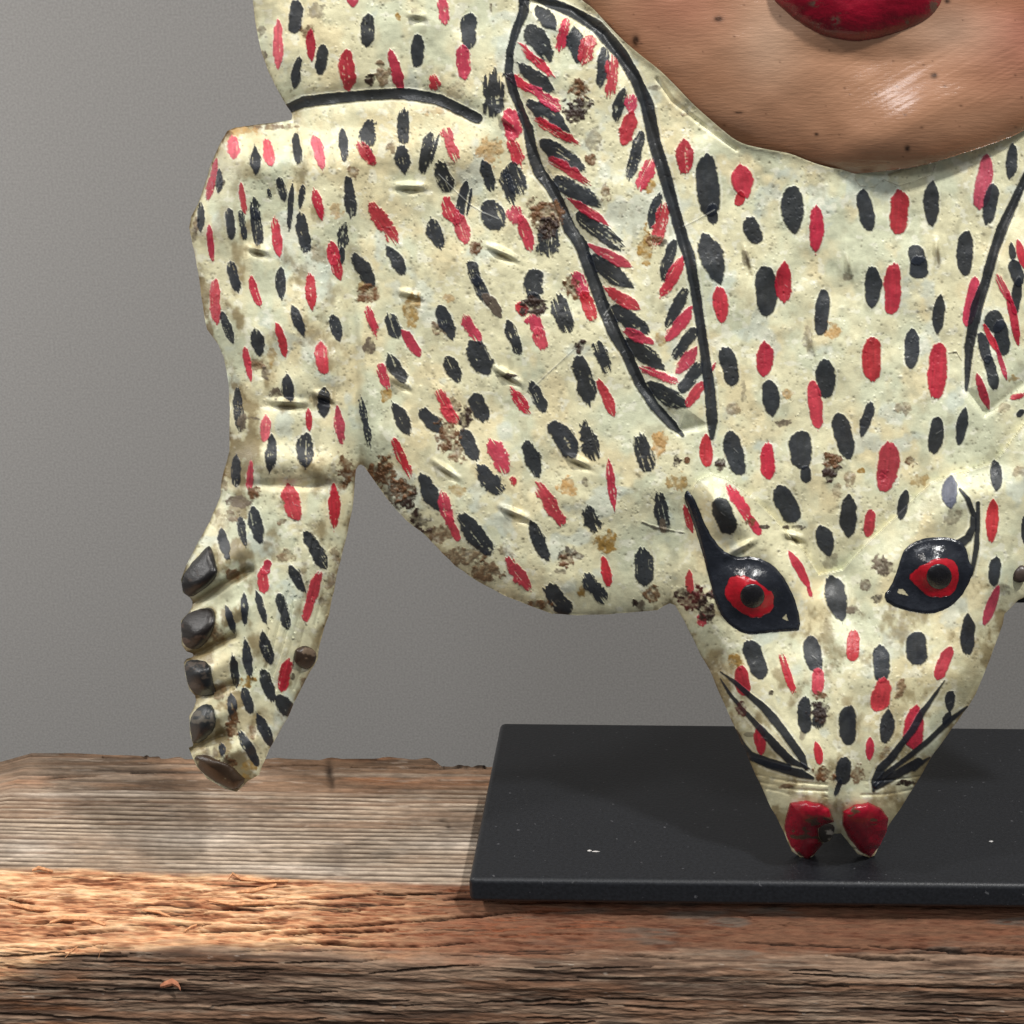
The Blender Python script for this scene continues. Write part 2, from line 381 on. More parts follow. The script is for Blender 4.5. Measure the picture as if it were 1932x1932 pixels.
    for cv in cr:
        a, b, c, d, hw = cv[:5]; ccol = lin(30, 21, 17) if len(cv) == 5 else lin(128, 74, 48)
        j0, j1 = np.searchsorted(px[330], [a - 20, c + 20]) if a < c else np.searchsorted(px[330], [c - 20, a + 20])
        if j1 <= j0: continue
        sl = (slice(None), slice(j0, j1))
        if a > c: a, b, c, d = c, d, a, b
        t = np.clip((px[sl] - a) / (c - a), 0, 1)
        ww = hw * np.clip(4 * t * (1 - t) + .12, 0, 1)
        dist = np.hypot((px[sl] - (a + t * (c - a))) * .3, py[sl] + wv[sl] * 1.6 - (b + t * (d - b)))
        q = sstep(ww + 1.2, ww * .4, dist)
        cc = col[sl]; cc[:] = cc * (1 - .88 * q[..., None]) + ccol * .88 * q[..., None]; H[sl] -= q * (2 + hw * 5)
    gl = np.clip(.15 + .2 * (streak - .5), 0, 1)
    hh = H * K * np.clip((SS + .05) * 30, 0, 1)
    NYs, NZs = NY_, NZ_
    sgn = np.where(NZs * 1.0 - NYs * 1.0 > 0, 1, -1)
    P[..., 1] += NYs * sgn * hh; P[..., 2] += NZs * sgn * hh
    ny, nx = X.shape
    idx = np.arange(ny * nx).reshape(ny, nx)
    fc = np.stack([idx[:-1, :-1], idx[1:, :-1], idx[1:, 1:], idx[:-1, 1:]], -1).reshape(-1, 4)
    o = build('timber_beam', P.reshape(-1, 3), fc, col.reshape(-1, 3), gl.ravel(), np.stack([px, py], -1).reshape(-1, 2), M_WOOD)
    # closed ends, back and underside
    tag(o, 'weathered reclaimed timber beam with grooved grey top and broken orange edge', 'beam')
    return o, fe, re, xs
BEAM, FE, RE, BXS = beam()

def joined(name, boxes, mat, parent=None):
    bm = bmesh.new()
    for vs in boxes:
        v = [bm.verts.new(tuple(p)) for p in vs]
        for f in ((0, 3, 2, 1), (4, 5, 6, 7), (0, 1, 5, 4), (1, 2, 6, 5), (2, 3, 7, 6), (3, 0, 4, 7)): bm.faces.new([v[i] for i in f])
    me = bpy.data.meshes.new(name); bm.to_mesh(me); bm.free(); me.materials.append(mat)
    o = bpy.data.objects.new(name, me); COL.objects.link(o)
    if parent: o.parent = parent
    return o
# splinters standing off the broken edge, and one loose bark flake
M_SPL = plain('fresh_splinter_wood', tuple(lin(214, 156, 112)), 0.8, 900, 0.3, 0.4, 0.2)
M_FLK = plain('reddish_bark', tuple(lin(170, 112, 84)), 0.8, 600, 0.35, 0.5, 0.2)
def front_pt(px, py):
    """a point on the beam's front or bevel under the given place of the photograph"""
    x0 = on_z(px, py, -0.02)[0]
    f = fa + fdir * (x0 - fa[0])
    R = ray(px, py)[0]
    best = None
    for s_ in np.linspace(0, 3, 400):
        if s_ < 1: y, z = f[1] - 0.0205 * s_ * (0.9 + 0.25 * s_), -TH - 0.0155 * s_ ** 0.95
        else: t = (s_ - 1) / 2; y, z = f[1] - 0.0236 - .003 * math.sqrt(t), -TH - 0.0155 - t * .066
        t = (y - CAM[1]) / R[1]; p = CAM + R * t
        e = abs(p[2] - z)
        if best is None or e < best[0]: best = (e, p)
    return best[1]
def sliver(name, pts, w0, mat, parent, lift=0.0006):
    bm = bmesh.new(); rings = []
    for i, (a, b) in enumerate(pts):
        p = front_pt(a, b) + np.array([0, -lift * (1 + .8 * math.sin(i * 2.1)), lift])
        ww = w0 * K * (0.25 + math.sin(math.pi * (i + .4) / (len(pts))) * .9)
        rings.append([bm.verts.new(tuple(p + np.array([0.2 * ww * dx, -abs(dy) * .25 * ww, dy * ww]))) for dx, dy in ((0, -1), (1, 0), (0, 1), (-1, -.2))] if False else
                     [bm.verts.new(tuple(p + np.array([0, -.7 * ww, 0]))), bm.verts.new(tuple(p + np.array([0, 0, ww]))), bm.verts.new(tuple(p + np.array([0, .7 * ww, -ww * .3]))), bm.verts.new(tuple(p + np.array([0, -.2 * ww, -ww])))])
    for r0, r1 in zip(rings, rings[1:]):
        for k in range(4): bm.faces.new((r0[k], r0[(k + 1) % 4], r1[(k + 1) % 4], r1[k]))
    bm.faces.new(rings[0]); bm.faces.new(rings[-1][::-1])
    bmesh.ops.recalc_face_normals(bm, faces=bm.faces)
    me = bpy.data.meshes.new(name); bm.to_mesh(me); bm.free(); me.materials.append(mat)
    o = bpy.data.objects.new(name, me); COL.objects.link(o); o.parent = parent; return o
for pts, w_ in (([(432, 1660), (440, 1648), (455, 1660), (500, 1664), (545, 1662)], 3.4), ([(448, 1684), (480, 1680), (522, 1672)], 4.6), ([(62, 1643), (75, 1637), (100, 1646)], 3.6),
                ([(18, 1706), (60, 1714), (95, 1719)], 4.0), ([(350, 1757), (362, 1748), (372, 1747)], 2.2), ([(395, 1700), (440, 1706), (500, 1706)], 3.2),
                ([(95, 1742), (120, 1732), (170, 1736), (200, 1746)], 4.6), ([(270, 1718), (300, 1720), (322, 1732)], 3.0)):
    sliver('splinter', pts, w_, M_SPL, BEAM)
sliver('splinter', [(124, 1808), (134, 1796), (147, 1788)], 1.5, M_SPL, BEAM)
sliver('splinter', [(187, 1810), (190, 1797), (195, 1786)], 1.5, M_SPL, BEAM)
fl = sliver('bark_flake', [(304, 1862), (312, 1857), (326, 1856), (338, 1860), (343, 1866)], 6.5, M_FLK, BEAM, 0.001)

# ------------------------------------------------------------------ black display stand
def stand():
    root = bpy.data.objects.new('display_stand', None); COL.objects.link(root)
    tag(root, 'low matt black rectangular display stand lying on the timber beam', 'stand')
    FL = on_z(884, 1657, 0); BL = on_z(944, 1362, 0); FRd = on_z(1932, 1669, 0)
    u = (FRd - FL); u /= np.linalg.norm(u); W = 0.285
    FR = FL + u * W; BR = BL + u * W * 0.995
    root.location = ((FL + BR) / 2)
    bm = bmesh.new()
    z0 = -TH + 0.0002
    v = [bm.verts.new((p[0] - root.location[0], p[1] - root.location[1], z)) for z in (z0, 0.0) for p in (FL, FR, BR, BL)]
    for f in ((0, 3, 2, 1), (4, 5, 6, 7), (0, 1, 5, 4), (1, 2, 6, 5), (2, 3, 7, 6), (3, 0, 4, 7)): bm.faces.new([v[i] for i in f])
    bmesh.ops.bevel(bm, geom=list(bm.edges), offset=0.0020, segments=5, affect='EDGES', profile=0.5)
    for f in bm.faces: f.smooth = True
    me = bpy.data.meshes.new('base_plate'); bm.to_mesh(me); bm.free(); me.materials.append(M_BASE)
    o = bpy.data.objects.new('base_plate', me); COL.objects.link(o); o.parent = root
    md = o.modifiers.new('normals', 'WEIGHTED_NORMAL'); md.keep_sharp = True
    return root, FL, u
STAND, SFL, SU = stand()

def tube(name, pts, r, mat, parent, seg=12):
    bm = bmesh.new(); rings = []
    for i, p in enumerate(pts):
        p = Vector(p); a = Vector(pts[max(i - 1, 0)]); b = Vector(pts[min(i + 1, len(pts) - 1)])
        d = (b - a).normalized(); q = d.to_track_quat('Z', 'Y')
        rings.append([bm.verts.new(p + q @ Vector((r * math.cos(2 * math.pi * k / seg), r * math.sin(2 * math.pi * k / seg), 0))) for k in range(seg)])
    for r0, r1 in zip(rings, rings[1:]):
        for k in range(seg): bm.faces.new((r0[k], r0[(k + 1) % seg], r1[(k + 1) % seg], r1[k])).smooth = True
    bm.faces.new(rings[0][::-1]); bm.faces.new(rings[-1])
    me = bpy.data.meshes.new(name); bm.to_mesh(me); bm.free(); me.materials.append(mat)
    o = bpy.data.objects.new(name, me); COL.objects.link(o); o.parent = parent
    if parent: o.matrix_parent_inverse = parent.matrix_world.inverted() if False else o.matrix_parent_inverse
    return o
rl = Vector(STAND.location)
def loc(p): return tuple(Vector(p) - rl)
postx = (1620 - PX0) * K
tube('post', [loc((postx, 0.045, -0.0005)), loc((postx, 0.045, 0.05)), loc((postx, 0.046, 0.26)), loc((postx, 0.05, 0.32))], 0.0035, M_BASE, STAND)
arm_pts = [CAM + (mask_pos(np.array([a]), np.array([b]), 0)[0] - CAM) * 1.022 for a, b in ((1560, 1120), (1700, 1120), (1900, 1121), (2010, 1121))]
tube('cross_arm', [loc(p) for p in arm_pts], 0.0028, M_BASE, STAND)
tube('stay', [loc((postx, 0.045, arm_pts[1][2])), loc(tuple(arm_pts[1]))], 0.0025, M_BASE, STAND)
# specks of lint and dust on the stand
M_DUST = plain('pale_dust', (0.5, 0.48, 0.46), 0.9, 900, 0.2, 0.2, 0.1)
def speck(px, py, lx, ly, ang, h=0.0004):
    c = on_z(px, py, h)
    bm = bmesh.new(); rr = random.Random(int(px * 7 + py))
    n = 8; vt = []
    for k in range(n):
        a = 2 * math.pi * k / n; q = rr.uniform(.6, 1.1)
        x = lx * K * math.cos(a) * q; y = ly * K / math.sin(PITCH) * math.sin(a) * q
        vt.append(bm.verts.new((c[0] + x * math.cos(ang) - y * math.sin(ang) - rl[0], c[1] + x * math.sin(ang) + y * math.cos(ang) - rl[1], 0.00008)))
    tp = bm.verts.new((c[0] - rl[0], c[1] - rl[1], h))
    for k in range(n): bm.faces.new((vt[k], vt[(k + 1) % n], tp))
    me = bpy.data.meshes.new('dust_speck'); bm.to_mesh(me); bm.free(); me.materials.append(M_DUST)
    o = bpy.data.objects.new('dust_speck', me); COL.objects.link(o); o.parent = STAND
for a in ((1124, 1605, 9, .8, 0.0), (1112, 1603, 6, 1.3, .1), (1870, 1586, 5, 1.3, .1)): speck(*a)

# ------------------------------------------------------------------ the painted tin mask
ORG = {'A': (400, 0), 'B': (900, 0), 'C': (1400, 0), 'D': (1900, 0), 'E': (400, 500), 'F': (900, 500), 'G': (1400, 500), 'H': (1900, 500),
       'I': (400, 1000), 'J': (900, 1000), 'K': (1500, 1000), 'L': (1900, 1000), 'M': (400, 1500), 'N': (1700, 1550), 'Q': (2200, 1300)}
def cp(c, x, y): o = ORG[c]; return (.7728 * o[0] + .24 * x, .7728 * o[1] + .24 * y)

OUT = [(470, -170), (473, -60), (477, 0), (484, 55), (494, 101), (506, 134), (520, 163), (539, 197), (552, 216), (550, 226), (511, 232), (478, 236), (443, 241), (429, 247), (415, 271), (400, 305),
       (386, 348), (374, 384), (361, 408), (357, 430), (363, 460), (371, 499), (378, 542), (385, 593), (388, 610), (391, 622), (400, 634), (412, 650), (422, 674), (431, 722), (434, 770), (433, 830), (433, 850), (427, 874), (418, 907),
       (416, 936), (396, 984), (374, 1022), (352, 1065), (341.5, 1094), (345, 1118), (358, 1127), (363, 1134), (363, 1144), (357, 1155), (341.5, 1171), (342.7, 1217), (352, 1229), (366, 1234), (363, 1240), (352, 1243), (347, 1250),
       (350, 1274), (357, 1301), (368, 1312), (370, 1322), (366, 1335), (357, 1351), (358, 1382), (365, 1407), (356, 1411), (363, 1428), (371.5, 1447), (390.7, 1469), (424, 1488), (446, 1494), (467.5, 1473.6), (489, 1461.6),
       (496, 1442), (508, 1413.6), (525, 1385), (542, 1356), (554, 1327), (585, 1267), (599.5, 1243), (601, 1226), (611.5, 1185), (621, 1159), (638, 1073), (652, 1020), (664, 965), (669, 917), (671.5, 886),
       (676, 878), (681, 876), (687, 880), (702.7, 902), (726.7, 936), (748, 962), (767, 982), (806, 1013), (835, 1044), (859, 1068), (902, 1097), (950, 1123), (998, 1142), (1041, 1158), (1089, 1161), (1151, 1159),
       (1207, 1154), (1241, 1151), (1253, 1143), (1264, 1138), (1274, 1142), (1291, 1171), (1308, 1205), (1322, 1236), (1338, 1262), (1362, 1318), (1386, 1371), (1419, 1447), (1448, 1510), (1479, 1570), (1494, 1606),
       (1510, 1617), (1522, 1622), (1535, 1615), (1551, 1591), (1566, 1586), (1573, 1573), (1587, 1572), (1602, 1591), (1618, 1611), (1640, 1618), (1650, 1614), (1659, 1596), (1676, 1558), (1698, 1527), (1731, 1474),
       (1755, 1432), (1796, 1374), (1827, 1333), (1841, 1309), (1856, 1273), (1873, 1228), (1892, 1177), (1895, 1158), (1921, 1132), (1936, 1126), (1985, 1150), (2050, 1158), (2135, 1152), (2135, -170)]
HOLE = [(960, -172), (1040, -60), (1096, 0), (1118, 14), (1145, 45), (1173, 74), (1207, 103), (1245, 132), (1274, 161), (1310, 199), (1335, 221), (1358, 241), (1394, 270), (1442, 281), (1490, 289), (1516, 300), (1545, 311), (1583, 320),
        (1620, 318), (1660, 314), (1732, 305), (1804, 281), (1876, 257), (1915, 240), (1932, 226), (1990, 190), (2050, 140), (2100, 80), (2134.6, 20), (2134.6, -172)]
HOLE = smooth_loop(HOLE[:-1], 2)
OUTJ = jag(OUT, 14, 0.7, 1); HOLEJ = jag(HOLE, 22, 0.7, 2)
SP = 1.55
xs = np.arange(334, 2142, SP); ys = np.arange(-176, 1630, SP)
X, Y = np.meshgrid(xs, ys)
INS = inside([OUTJ], X, Y) & ~inside([HOLEJ], X, Y)
D, NXp, NYp = dist_band([OUTJ, HOLEJ], X, Y, 70.0)
DO, _, _ = dist_band([OUT], X[::3, ::3], Y[::3, ::3], 90.0)
def up3(A):
    B_ = np.repeat(np.repeat(A, 3, 0), 3, 1)[:X.shape[0], :X.shape[1]]
    for ax in (0, 1):
        for _ in range(2): B_ = (np.roll(B_, 1, ax) + B_ + np.roll(B_, -1, ax)) / 3
    return B_
DOf = up3(DO)
DH, _, _ = dist_band([HOLE], X[::3, ::3], Y[::3, ::3], 60.0); DHf = up3(DH)

def gau(cx, cy, rx, ry, ang=0):
    c, s = math.cos(ang), math.sin(ang); dx, dy = X - cx, Y - cy
    return np.exp(-(((dx * c + dy * s) / rx) ** 2 + ((-dx * s + dy * c) / ry) ** 2))
def pline(pts, band):
    """distance to an open polyline over the grid"""
    return dist_band([pts], X, Y, band, closed=False)[0]
# --- relief
Hh = np.zeros(X.shape)
Hh -= 16 * np.exp(-DOf / 16) + 14 * (1 - sstep(0, 80, DOf))
Hh += 10 * np.exp(-DHf / 10) * 0.8
Hh += 24 * (fbm(X, Y, 130, 130, 301, 2) - .5) + 7 * (fbm(X, Y, 46, 46, 305, 2) - .5) + 1.3 * (fbm(X, Y, 15, 15, 309, 2) - .5)
torso = sstep(640, 900, X) * sstep(1260, 900, Y)
Hh += 40 * torso * np.exp(-((X - 1160) / 520) ** 2)
# foreleg: a rounded strip with a crease against the torso
legc = np.interp(Y[:, 0], [200, 300, 450, 600, 750, 850, 950, 1050, 1200, 1350, 1480], [600, 560, 530, 530, 555, 555, 550, 530, 480, 450, 430])[:, None]
leg = (1 - sstep(60, 165, np.abs(X - legc))) * sstep(235, 330, Y)
Hh += 34 * leg
crease = pline([(655, 420), (668, 560), (676, 700), (682, 800), (680, 880)], 40)
Hh -= 6 * np.exp(-(crease / 13) ** 2) * sstep(400, 520, Y)
# joints of the leg
Hh += 16 * gau(560, 590, 60, 60) + 18 * gau(600, 880, 60, 28) + 14 * gau(510, 870, 50, 26) + 12 * gau(600, 700, 60, 60) - 10 * gau(520, 760, 60, 20) + 15 * gau(470, 300, 50, 46) + 16 * gau(640, 290, 90, 40) + 10 * gau(800, 290, 90, 40)
Hh -= 10 * gau(560, 915, 100, 9)
# shoulder above the black line
lineA = pline([cp('A', 970, 850), cp('A', 1230, 780), cp('A', 1500, 745), cp('B', 0, 755), cp('B', 350, 735), cp('B', 550, 770), cp('B', 760, 880), cp('B', 870, 940)], 70)
Hh -= 9 * np.exp(-(lineA / 22) ** 2)
Hh += 24 * gau(700, 40, 170, 150)
# embossed ears
def earmask(poly): return inside([poly], X, Y)
earL = [(988, 0), (975, 60), (962, 110), (966, 168), (1000, 270), (1041, 355), (1096, 446), (1142, 578), (1207, 722), (1280, 815), (1335, 800), (1331, 674), (1310, 542), (1274, 396), (1235, 264), (1202, 149), (1140, 66), (1079, 20)]
dE, _, _ = dist_band([earL], X, Y, 60.0); em = inside([earL], X, Y)
Hh += np.where(em, 14 * sstep(0, 40, dE), 0) - 6 * np.exp(-(dE / 7) ** 2)
earR = [(1932, 341), (1888, 432), (1876, 475), (1862, 530), (1843, 578), (1828, 650), (1823, 734), (1860, 780), (1960, 700), (2060, 560), (2120, 380), (2120, 100), (2050, 160)]
dER, _, _ = dist_band([earR], X, Y, 60.0); emR = inside([earR], X, Y)
Hh += np.where(emR, 14 * sstep(0, 40, dER), 0) - 6 * np.exp(-(dER / 7) ** 2)
# animal head: raised above the torso with a stepped edge
HEAD = [(1262, 1130), (1275, 1060), (1290, 985), (1303, 930), (1318, 905), (1345, 896), (1372, 905), (1422, 940), (1478, 998), (1520, 1045), (1545, 1085), (1590, 1075), (1640, 1022), (1690, 975), (1756, 912), (1804, 894), (1876, 874), (1900, 845), (1932, 800), (1975, 800),
        (1990, 900), (1960, 1040), (1935, 1125), (1900, 1160), (1890, 1250), (1800, 1400), (1680, 1600), (1480, 1600), (1330, 1260)]
dHd, _, _ = dist_band([HEAD], X, Y, 70.0); hm = inside([HEAD], X, Y)
stp = sstep(1330, 1420, X + (1010 - Y) * .9) * sstep(2000, 1900, X)
Hh += np.where(hm, 8 * stp + 26 * sstep(0, 60, dHd), -4 * np.exp(-(dHd / 16) ** 2) * sstep(1240, 1150, Y) * stp)
snout = sstep(1150, 1300, Y)
halfw = np.interp(Y[:, 0], [1140, 1320, 1600], [330, 235, 95])[:, None]
rr_ = np.clip(np.abs(X - 1588) / halfw, 0, 1)
Hh += np.where(hm, 64 * (1 - rr_ ** 2.0) * sstep(1100, 1350, Y) * sstep(1640, 1500, Y), 0)
Hh += 16 * np.exp(-((X - 1590) / 26) ** 2) * sstep(1150, 1230, Y) * sstep(1520, 1440, Y)
Hh += 26 * gau(1372, 950, 70, 46, .9) + 22 * gau(1800, 930, 70, 46, -.7)
Hh -= 14 * gau(1588, 1110, 40, 90)
Hh += 12 * gau(1440, 1390, 60, 40, .6) + 10 * gau(1735, 1390, 60, 40, -.6)
# wrinkles over the nose
for q, s_ in ((0, 1), (14, .8), (27, .9)):
    for side in (0, 1):
        if side == 0: pl = [(1420 + q, 1462 + q), (1450 + q, 1468 + q), (1500, 1476 + q), (1560, 1480 + q * .9)]
        else: pl = [(1752 - q, 1462 + q), (1720 - q, 1468 + q), (1670, 1472 + q), (1625, 1476 + q * .9)]
        dd = pline(pl, 14); Hh -= 4.5 * s_ * np.exp(-(dd / 2.4) ** 2) * sstep(.3, .55, fbm(X, Y, 40, 14, 340 + q))
# toes
TOE = np.full(X.shape, 26.0)
for (x0_, y0_, x1_, y1_) in ((362, 1140, 470, 1075), (362, 1238, 440, 1200), (370, 1318, 440, 1290), (362, 1412, 420, 1385)):
    dd = pline([(x0_, y0_), (x1_, y1_)], 26); Hh -= 18 * np.exp(-(dd / 8) ** 2); TOE = np.minimum(TOE, dd)
for (x0_, y0_, x1_, y1_) in ((375, 1105, 450, 1040), (370, 1195, 450, 1150), (370, 1275, 440, 1240), (375, 1365, 440, 1335), (400, 1440, 480, 1400)):
    dd = pline([(x0_, y0_), (x1_, y1_)], 40); Hh += 12 * np.exp(-(dd / 17) ** 2)
for k in range(7):
    a = 500 + k * 17; dd = pline([(a + 40, 1020), (a + 25, 1120), (a - 5, 1230), (a - 30, 1300)], 12); Hh -= 3.2 * np.exp(-(dd / 3) ** 2) * (fbm(X, Y, 40, 60, 320 + k) > .45)
# crimped tabs pushed through the sheet: x, y, half length, angle
TABS = [cp('A', 1932, 1470) + (22, .03), cp('F', 1050, 380) + (23, .42), cp('F', 330, 710) + (17, .25), cp('F', 1090, 1345) + (22, .55), cp('J', 610, 480) + (21, .6), cp('J', 1150, 820) + (24, .42),
        cp('J', 1650, 410) + (18, .4), cp('E', 740, 360) + (15, .25), cp('E', 970, 1560) + (28, .05), cp('B', 380, 130) + (12, .1), cp('F', 250, 1400) + (16, .5), cp('E', 1250, 1510) + (15, .4),
        cp('G', 1365, 430) + (22, 1.35), cp('H', 555, 500) + (22, 1.4), cp('H', 1250, 380) + (22, 1.5), cp('G', 1870, 1120) + (22, 1.4), (955, 230, 16, .8), cp('L', 120, 1000) + (14, .3), cp('K', 1000, 1090) + (22, -.5)]
TABD = np.zeros(X.shape)
for (tx, ty, hl, an) in TABS:
    r1 = gau(tx, ty - 3, hl, 5.5, an); Hh += 13 * r1; Hh -= 8 * gau(tx + 2, ty + 8, hl, 4.5, an); TABD = np.maximum(TABD, gau(tx + 2, ty + 7, hl * .85, 3.2, an))
# fold along the chin edge
fold = pline([(1240, 150), (1268, 190), (1320, 232), (1390, 282)], 20); Hh -= 5 * np.exp(-(fold / 4) ** 2)

# --- paint
CR_A = lin(219, 213, 176); CR_B = lin(202, 205, 176); CR_C = lin(222, 207, 164)
def mixc(c, t, m): return c * (1 - m[..., None]) + np.asarray(t) * m[..., None]
C = np.broadcast_to(CR_A, X.shape + (3,)).copy()
C = mixc(C, CR_B, sstep(.42, .66, fbm(X, Y, 90, 110, 401, 4)) * .9)
C = mixc(C, CR_C, sstep(.5, .72, fbm(X, Y, 70, 80, 411, 4)) * .75)
C = mixc(C, lin(192, 203, 196), sstep(.62, .74, fbm(X, Y, 60, 60, 421, 4)) * .5)
C = mixc(C, lin(164, 160, 132), sstep(.6, .74, fbm(X, Y, 26, 34, 431, 4)) * .4)
C = mixc(C, lin(176, 160, 122), .4 * sstep(.46, .64, fbm(X, Y, 60, 90, 433, 4)) * sstep(1180, 1380, Y))  # lower snout toned down, shading put into the colour
C = mixc(C, lin(236, 234, 214), sstep(.62, .74, fbm(X, Y, 18, 14, 441, 3)) * .55)
G = np.full(X.shape, .52) + .3 * (fbm(X, Y, 60, 60, 451, 2) - .5)
# dirt on leg and sheet edge, plus shade painted into the snout's colour
gn = fbm(X, Y, 30, 40, 461, 5)
grime_shade = np.zeros(X.shape)
grime_shade += .55 * leg * sstep(.5, .68, gn)
grime_shade += .8 * np.exp(-DOf / 14) * sstep(.4, .6, gn) * (Y > 200)
grime_shade += .5 * (hm & (Y > 1100)) * sstep(.52, .68, gn)  # painted shade on the lower head, where it slopes downward
grime_shade += .2 * sstep(.62, .75, gn)
grime_shade += .55 * sstep(.42, .6, gn) * sstep(330, 640, Y) * (1 - sstep(20, 60, np.abs(X - np.interp(Y, [300, 480, 620, 850, 930], [425, 400, 420, 450, 430]))))
C = mixc(C, lin(124, 104, 66), np.clip(grime_shade, 0, .8))
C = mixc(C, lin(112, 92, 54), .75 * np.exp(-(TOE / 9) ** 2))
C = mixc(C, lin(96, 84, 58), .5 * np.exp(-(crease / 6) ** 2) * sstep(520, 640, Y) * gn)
C = mixc(C, lin(96, 82, 52), np.clip(TABD * 1.1, 0, .8) * sstep(.3, .5, gn))  # dark painted below each raised tab, standing in for its shade
C = mixc(C, lin(150, 138, 100), .55 * snout * hm * sstep(.45, .6, fbm(X, Y, 60, 50, 463, 4)) * np.clip(rr_ * 1.3, 0.2, 1))  # painted side shading, stronger away from the snout's ridge
# pits, bubbles and flecks
rs = np.random.RandomState(77)
def stamp(cx, cy, r, fn):
    a = int((cx - r - xs[0]) / SP); b = int((cx + r - xs[0]) / SP) + 2; c = int((cy - r - ys[0]) / SP); d = int((cy + r - ys[0]) / SP) + 2
    a = max(a, 0); c = max(c, 0); b = min(b, X.shape[1]); d = min(d, X.shape[0])
    if a >= b or c >= d: return
    sl = (slice(c, d), slice(a, b)); fn(sl, X[sl] - cx, Y[sl] - cy)
dens = fbm(X, Y, 80, 80, 471, 3)
for k in range(20000):
    cx, cy = rs.uniform(340, 2130), rs.uniform(-170, 1620)
    j = min(int((cx - xs[0]) / SP), X.shape[1] - 1); i = min(int((cy - ys[0]) / SP), X.shape[0] - 1)
    if not INS[i, j] or rs.rand() > sstep(.36, .62, dens[i, j]) + .12: continue
    r = rs.choice([1.3, 1.8, 2.4, 3.4], p=[.55, .30, .12, .03]); kind = rs.rand(); dark = rs.uniform(.3, .75); e = rs.uniform(.6, 1.6)
    def f(sl, dx, dy):
        q = np.exp(-((dx / (r * e)) ** 2 + (dy / r) ** 2))
        if kind < .72: C[sl] = C[sl] * (1 - q[..., None] * dark) + lin(92, 84, 62) * q[..., None] * dark; Hh[sl] -= q * .9
        else:
            Hh[sl] += q * 1.1; C[sl] = C[sl] * (1 - q[..., None] * .2) + lin(240, 238, 222) * q[..., None] * .2
    stamp(cx, cy, r * 4, f)
